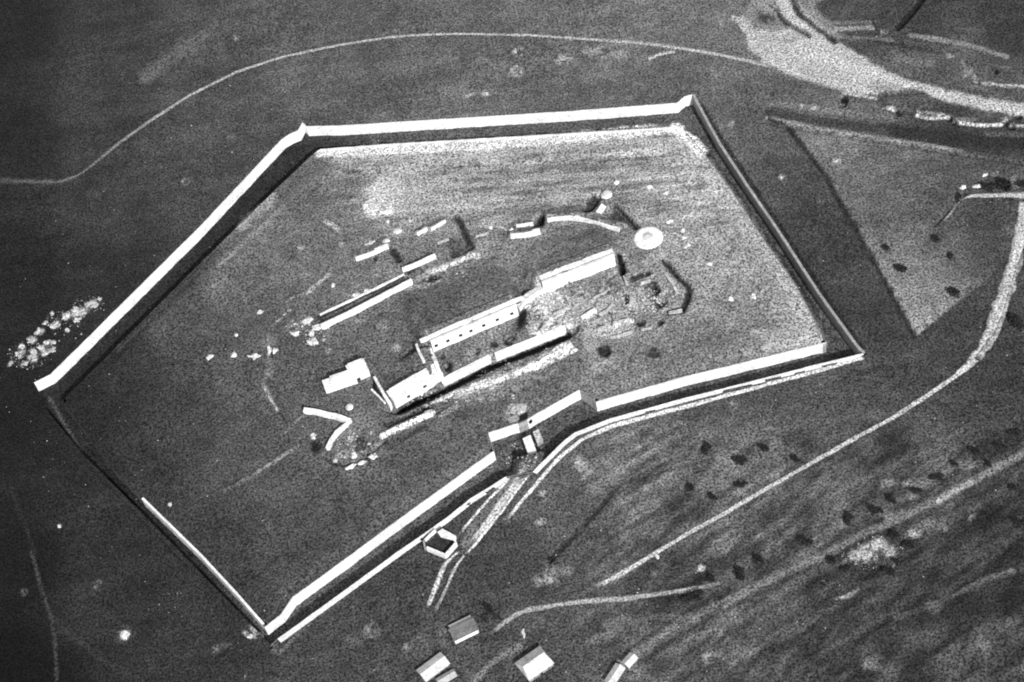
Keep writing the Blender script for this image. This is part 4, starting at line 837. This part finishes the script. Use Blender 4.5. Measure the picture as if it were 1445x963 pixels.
# ------------------------------------------------------------------ houses by the village road
def house(label, base_px, depth, hw, hr, wallmat='wall', roofmat='roof', name='farmhouse', cat='house', hip=0.0, over=.5, backroof=None, chimney=None, door=True):
    a, b = [np.array(tuple(P(*p))[:2]) for p in base_px]; d = (b - a) / np.hypot(*(b - a)); n = np.array((-d[1], d[0])); L = np.hypot(*(b - a))
    z = min(float(Z(*(a + d * s * L))) for s in (0, .5, 1)) - .3
    t = thing(name, label, cat, (a[0], a[1], z))
    def pt(s, q, zz): v = a + d * s + n * q; return (v[0], v[1], zz)
    v, F = prism([a, b, b + n * depth, a + n * depth], z, z + hw); mesh_obj('wall', v, F, M[wallmat], t)
    # gable infill
    g = [pt(.02, 0, z + hw), pt(.02, depth, z + hw), pt(.02 + hip, depth / 2, z + hw + hr - .15), pt(L - .02, 0, z + hw), pt(L - .02, depth, z + hw), pt(L - .02 - hip, depth / 2, z + hw + hr - .15)]
    mesh_obj('gable', g[:3], [(0, 1, 2)], M[wallmat], t); mesh_obj('gable', g[3:], [(0, 2, 1)], M[wallmat], t)
    o = over; ze = z + hw - .2; th = .22
    def slope(q0, q1, mat):
        v = [pt(-o, q0, ze), pt(L + o, q0, ze), pt(L + o - hip, depth / 2, z + hw + hr), pt(-o + hip, depth / 2, z + hw + hr)]
        v += [(x, y, zz + th) for x, y, zz in v]; mesh_obj('roof', v, [(0, 1, 2, 3), (4, 5, 6, 7), (0, 1, 5, 4), (1, 2, 6, 5), (2, 3, 7, 6), (3, 0, 4, 7)], M[mat], t)
    slope(-o, 0, roofmat); slope(depth + o, 0, backroof or roofmat)
    if hip:
        for s0, sr in ((-o, -o + hip), (L + o, L + o - hip)):
            v = [pt(s0, -o, ze + .02), pt(s0, depth + o, ze + .02), pt(sr, depth / 2, z + hw + hr + th)]; v += [(x, y, zz - .2) for x, y, zz in v]
            mesh_obj('hip', v, [(0, 1, 2), (3, 4, 5), (0, 1, 4, 3), (1, 2, 5, 4), (2, 0, 3, 5)], M[roofmat], t)
    if chimney:
        for s in chimney:
            c = a + d * s * L + n * depth * .5; v, F = prism([c + d * .5 + n * .4, c - d * .5 + n * .4, c - d * .5 - n * .4, c + d * .5 - n * .4], z + hw + hr - .6, z + hw + hr + 1.1); mesh_obj('chimney', v, F, M['dim'], t)
    if door:
        for s, w_, z0, z1 in ((.2, 1.0, 1.2, 2.4), (.5, 1.1, .3, 2.4), (.8, 1.0, 1.2, 2.4)):
            c = a + d * s * L - n * .02; v, F = prism([c - d * w_ / 2 - n * .04, c + d * w_ / 2 - n * .04, c + d * w_ / 2 + n * .3, c - d * w_ / 2 + n * .3], z + z0, z + min(z1, hw - .3)); mesh_obj('door' if z0 < 1 else 'window', v, F, M['dark'], t)
    return t
house('large farmhouse with broad pale hipped roof, dark shade at its back', [(748, 963), (781, 940)], 10.0, 3.2, 3.2, 'dim', 'roof', hip=1.2, chimney=[.3])
house('farmhouse with bright white front wall and dark slate roof', [(643, 909), (676, 893)], 5.6, 4.0, 1.6, 'wall', 'slate', door=False, hip=.3, backroof='shed')
house('low lean-to shed with pale roof tucked behind the slate-roofed farmhouse', [(639, 893), (667, 879)], 2.8, 2.0, .5, 'dim', 'roof', name='shed', cat='shed', door=False)
house('long low shed with bright roof at the bottom edge, beside the farm track', [(602, 963), (634, 939)], 6.5, 2.2, 1.4, 'dim', 'roof', name='shed', cat='shed', door=False)
house('narrow low shed with dim roof, in front of the long shed by the farm track', [(622, 968), (644, 955)], 3.2, 1.6, .8, 'dim', 'shed', name='shed', cat='shed', door=False)
house('long pale-roofed barn cut by the bottom edge of the picture', [(866, 970), (881, 947)], 4.0, 2.6, 1.1, 'dim', 'roof', name='barn', cat='barn', door=False)
house('small pale-roofed outbuilding just above the long barn', [(888, 944), (899, 932)], 3.6, 2.4, 1.0, 'dim', 'roof', name='outbuilding', cat='outbuilding', door=False)

# ------------------------------------------------------------------ spoil heaps, boulders
ordn = ['first', 'second', 'third', 'fourth', 'fifth', 'sixth', 'seventh', 'eighth', 'ninth', 'tenth', 'eleventh', 'twelfth', 'thirteenth', 'fourteenth', 'fifteenth', 'sixteenth', 'seventeenth', 'eighteenth', 'nineteenth', 'twentieth', 'twenty-first', 'twenty-second', 'twenty-third', 'twenty-fourth', 'twenty-fifth', 'twenty-sixth', 'twenty-seventh', 'twenty-eighth', 'twenty-ninth', 'thirtieth',
        'thirty-first', 'thirty-second', 'thirty-third', 'thirty-fourth', 'thirty-fifth', 'thirty-sixth', 'thirty-seventh', 'thirty-eighth', 'thirty-ninth', 'fortieth']
heaps = [(15, 513, 4, 2.5), (24, 499, 3, 2.5), (31, 489, 4, 4), (28, 503, 2.5, 4), (37, 513, 5, 3), (43, 505, 5, 3.5), (48, 497, 4, 5), (44, 480, 5, 5), (54, 468, 6, 4.5), (64, 456, 3.5, 3), (58, 490, 4, 5), (63, 500, 5, 3), (74, 494, 6, 4), (66, 484, 5, 3), (75, 483, 3.5, 3),
         (78, 459, 7, 4.5), (74, 443, 3, 3), (95, 447, 6, 5.5), (95, 466, 3, 3), (107, 438, 6, 6), (109, 452, 5, 4), (117, 442, 6, 4.5), (124, 430, 5, 5), (133, 429, 6, 6), (140, 422, 3.5, 4)]
heaps.sort()
for k, (x, y, a, b) in enumerate(heaps):
    c = PH(x, y); z = float(Z(c.x, c.y))
    o = lumpy('spoil_heap', c.x, c.y, z, a * .35, b * .40, min(a, b) * .16, M['chalk'], random.uniform(-.6, .9), k, rough=1.0)
    size = 'broad' if a * b > 26 else ('small' if a * b < 12 else 'middling')
    tag(o, f'{size} heap of chalk spoil, {ordn[k]} from the left in the line outside the left ditch', 'spoil heap', 'chalk spoil heaps outside the left ditch')
rocks = [(296, 504, 6, 3.5, 'lone white block farthest left in the fort interior'), (330, 501, 5, 4, 'white block between two others in the row at the left of the interior'), (359, 503, 9, 4, 'widest white block in the row at the left of the interior'), (380, 494, 3, 6, 'upright pale block at the right end of the left interior row'),
 (388, 495, 4, 4, 'round white block at the right end of the left interior row'), (367, 441, 5, 3, 'pale block above the left interior row, below the zigzag bank'), (333, 473, 3, 3, 'small grey block just above the left interior row'), (435, 452, 10, 5, 'white rubble pile on the upper left end of the long free-standing wall'),
 (417, 471, 7, 4, 'pale rubble pile left of the end of the long free-standing wall'), (440, 470, 5, 5, 'round white block below the end of the long free-standing wall'), (448, 461, 9, 4, 'white rubble touching the end of the long free-standing wall'), (437, 484, 4, 5, 'white stone pile, left one of the pair below the long wall'), (445, 482, 5, 6, 'white stone pile, right one of the pair below the long wall'),
 (503, 417, 7, 4, 'white block behind the long free-standing wall, left of a pair'), (519, 411, 6, 4, 'white block behind the long free-standing wall, right of a pair'), (470, 403, 3, 3, 'small pale stone above the pair of blocks behind the long wall'), (561, 326, 6, 5, 'white boulder below the bright soil patch in the north of the interior'), (547, 313, 3, 3, 'small white stone just above the boulder below the bright soil patch'),
 (526, 302, 5, 4, 'white stone on the left rim of the bright soil patch'), (549, 298, 9, 4, 'flat white heap in the middle of the bright soil patch'), (514, 292, 4, 5, 'white stone at the far left tip of the bright soil patch'), (545, 341, 5, 4, 'pale rubble at the right end of the straight wall'), (524, 343, 6, 3, 'pale rubble above the middle of the straight wall'),
 (499, 643, 5, 4, 'round white stone inside the dark rim of the small redoubt'), (495, 659, 8, 3, 'long white stone lowest of those on the redoubt rim'), (512, 653, 6, 3.5, 'white stone in the middle of the redoubt rim'), (527, 645, 7, 3.5, 'white stone at the right of the redoubt rim'), (474, 650, 5, 3, 'dull stone at the left of the redoubt rim'), (442, 616, 4, 4, 'pale stone beside the dark hollow left of the Y-shaped wall'),
 (945, 313, 8, 3, 'slanting white slab to the right above the big turret apron'), (966, 336, 4, 3, 'small white stone right of the big turret apron'), (971, 347, 5, 2.5, 'thin white stone below the small stone right of the big apron'), (963, 326, 4, 3, 'dull stone above the small stone right of the big apron'), (1000, 373, 5, 2.5, 'lone white stone on the pale lawn, beside the ring trench top'),
 (1063, 418, 4, 4, 'white stone on the right lawn, upper of two'), (1031, 422, 4, 3, 'small white stone on the right lawn, left of its neighbour'), (916, 264, 5, 3, 'pale stone on the north lawn, right of the smaller turret'), (940, 273, 5, 2.5, 'thin pale stone on the north lawn near a dark scar'), (721, 325, 4, 3, 'small white stone left of the dark pit walls'), (692, 322, 3, 3, 'tiny white stone left of the pit, beside the forked trench'),
 (240, 712, 4, 3, 'pale stone just inside the lower left ditch'), (1359, 265, 5, 3, 'white stone beside the bend of the road spur'), (1378, 263, 6, 3, 'white stone above the road spur, left of the two dark trees'), (1391, 247, 7, 2.5, 'thin white slab above the left dark tree'), (1407, 444, 1.5, 1.5, 'tiny pale stone on the country road'), (774, 456, 6, 4, 'white rubble pile at the upper end of the sunken street'), (803, 460, 5, 5, 'white rubble pile where the sunken street wall ends'),
 (927, 786, 2.5, 4, 'upright pale stone below the country road'), (175, 896, 6, 6, 'lone bright white stone heap in the dark field at the lower left'), (84, 743, 2.5, 2.5, 'tiny white stone in the dark field at the left edge'), (353, 898, 4, 3, 'white stone outside the bottom corner of the ditch'), (367, 897, 5, 3.5, 'larger white stone outside the bottom corner of the ditch'), (739, 893, 2, 5, 'narrow pale post stone beside the village road')]
for k, (x, y, a, b, lab) in enumerate(rocks):
    c = PH(x, y); z = float(Z(c.x, c.y))
    o = lumpy('rubble_block' if a * b > 18 else 'stone', c.x, c.y, z, a * .34, b * .42, min(a, b) * .22, M['stone'], random.uniform(-.3, .5), k + 40, sub=2, rough=.75)
    tag(o, lab, 'stone', 'pale stones and rubble piles')

# rubble scattered in the churned ground: nobody could count it
def scatter(name, regions, rmin, rmax, mat, seed):
    rg = random.Random(seed); V_ = []; F_ = []
    ico = bmesh.new(); bmesh.ops.create_icosphere(ico, subdivisions=1, radius=1); iv = [v.co.copy() for v in ico.verts]; iff = [tuple(v.index for v in q.verts) for q in ico.faces]; ico.free()
    for (x, y, rx, ry, n) in regions:
        for _ in range(n):
            t = rg.random() * 6.283; q = math.sqrt(rg.random()); X, Y = x + rx * q * math.cos(t), y + ry * q * math.sin(t); c = PH(X, Y); z = float(Z(c.x, c.y))
            r = rmin + (rmax - rmin) * rg.random() ** 2.5; o = len(V_); sx, sy, sz = r * rg.uniform(.7, 1.4), r * rg.uniform(.7, 1.4), r * rg.uniform(.4, .8)
            for v in iv: V_.append((c.x + v.x * sx * rg.uniform(.85, 1.15), c.y + v.y * sy * rg.uniform(.85, 1.15), z + v.z * sz))
            F_ += [tuple(i + o for i in q_) for q_ in iff]
    me = bpy.data.meshes.new(name); me.from_pydata(V_, [], F_); me.update(); me.materials.append(M[mat]); o = bpy.data.objects.new(name, me); COL.objects.link(o); return o
o = scatter('rubble', [(790, 440, 45, 26, 420), (860, 462, 40, 12, 160), (900, 415, 60, 30, 200), (500, 625, 40, 24, 90), (440, 470, 26, 18, 60), (545, 295, 36, 18, 120), (765, 462, 24, 10, 90), (775, 430, 22, 16, 260), (830, 445, 50, 14, 240), (865, 470, 36, 8, 200), (905, 425, 34, 18, 260), (800, 405, 40, 10, 90), (600, 385, 60, 14, 50), (440, 460, 40, 14, 60), (640, 560, 90, 8, 90), (70, 468, 62, 14, 10), (700, 520, 60, 12, 60), (730, 577, 14, 8, 50), (735, 645, 24, 20, 60)], .15, .7, 'rubble', 3)
tag(o, 'pale broken stone strewn over the churned ground of the fort', 'rubble', kind='stuff')
o = scatter('loose_stones', [(722, 480, 760, 520, 1300), (1230, 780, 50, 24, 120), (40, 500, 30, 22, 160), (90, 452, 26, 14, 120), (125, 430, 22, 12, 100), (1180, 90, 120, 50, 120)], .12, .34, 'rubble', 4)
tag(o, 'small loose pale stones lying about in the turf', 'stones', kind='stuff')

# ------------------------------------------------------------------ bushes and trees
def leaf_mesh(seed, n=300, sx=1, sz=.8):
    rg = random.Random(seed); V_ = []; F_ = []
    cl = [(rg.uniform(-.75, .75), rg.uniform(-.75, .75), rg.uniform(.3, .9)) for _ in range(9)]
    for k in range(n):
        cx, cy, cz = rg.choice(cl); v = Vector((rg.gauss(0, 1), rg.gauss(0, 1), rg.gauss(0, 1))).normalized() * rg.uniform(.25, .5)
        p = Vector((cx + v.x, cy + v.y, max(.03, cz * sz + v.z * .7))); a = Vector((rg.gauss(0, 1), rg.gauss(0, 1), rg.gauss(0, .6))).normalized() * .16; b = a.cross(Vector((rg.gauss(0, 1), rg.gauss(0, 1), rg.gauss(0, 1)))).normalized() * .13
        o = len(V_); V_ += [tuple(p - a), tuple(p - b), tuple(p + a), tuple(p + b)]; F_.append((o, o + 1, o + 2, o + 3))
    me = bpy.data.meshes.new('crown'); me.from_pydata(V_, [], F_); me.update(); me.materials.append(M['leaf']); return me
def trunk_mesh(h=1.0, r=.07):
    V_ = []; F_ = []
    def limb(a, b, r0, r1):
        a, b = Vector(a), Vector(b); ax = (b - a).normalized(); u = ax.orthogonal().normalized(); w = ax.cross(u); o = len(V_)
        for p, r_ in ((a, r0), (b, r1)):
            for k in range(6): t = k * math.pi / 3; V_.append(tuple(p + (u * math.cos(t) + w * math.sin(t)) * r_))
        for k in range(6): F_.append((o + k, o + (k + 1) % 6, o + 6 + (k + 1) % 6, o + 6 + k))
    limb((0, 0, -.2), (.03, 0, .5 * h), r, r * .65)
    for dx, dy in ((.35, .1), (-.3, .2), (.05, -.35), (-.15, -.25)): limb((.03, 0, .4 * h), (dx, dy, .85 * h), r * .5, r * .2)
    me = bpy.data.meshes.new('trunk'); me.from_pydata(V_, [], F_); me.update(); me.materials.append(M['bark']); return me
crowns = [leaf_mesh(s) for s in (1, 2, 3, 4)]; trunkm = trunk_mesh()
def plant(name, label, cat, px, py, r, h, k, group, crown_z=0.0):
    c = PH(px, py); z = float(Z(c.x, c.y)); t = thing(name, label, cat, (c.x, c.y, z), group)
    t.rotation_euler = (0, 0, -.7 + random.uniform(-.5, .5))
    a = bpy.data.objects.new('crown', crowns[k % 4]); COL.objects.link(a); a.parent = t; a.scale = (r * (1.5 if k % 2 else 1.2), r * (.85 if k % 2 else 1.05), h * .95); a.location = (0, 0, crown_z)
    b = bpy.data.objects.new('trunk', trunkm); COL.objects.link(b); b.parent = t; b.scale = (r, r, h)
    return t
bushes.sort(key=lambda b: b[0] + b[1] * .001)
near_ = lambda x, y: 'in the pale field right of the ditch' if (x > 1240 and y < 420) else ('beside the country road bend' if y < 480 else ('on the slope above the country road' if (y < 780 - (x - 900) * .52 + 0 and x > 940) else ('between the country road and the village track' if x > 940 else 'in the meadow below the gate road')))
cnt = {}
for k, (x, y, r) in enumerate(bushes):
    w = near_(x, y); cnt[w] = cnt.get(w, 0) + 1
    plant('bush', f'{"large" if r > 2.3 else ("middling" if r > 1.9 else "small")} dark bush {w}, {ordn[cnt[w] - 1]} from the left there', 'bush', x, y, r * .95, r * 1.0, k, 'dark bushes scattered over the slopes')
plant('tree', 'slim dark tree above the road spur, left one of the pair', 'tree', 1398, 268, 2.3, 5.5, 1, 'trees above the road spur')
plant('tree', 'broader dark tree above the road spur, right one of the pair', 'tree', 1419, 268, 3.2, 6.0, 2, 'trees above the road spur')
plant('tree', 'small dark tree by the right edge, right of the paired trees', 'tree', 1444, 262, 2.2, 3.5, 3, 'trees above the road spur')
plant('tree', 'low dark tree behind the bend of the road spur', 'tree', 1352, 279, 1.8, 2.2, 0, 'trees above the road spur')
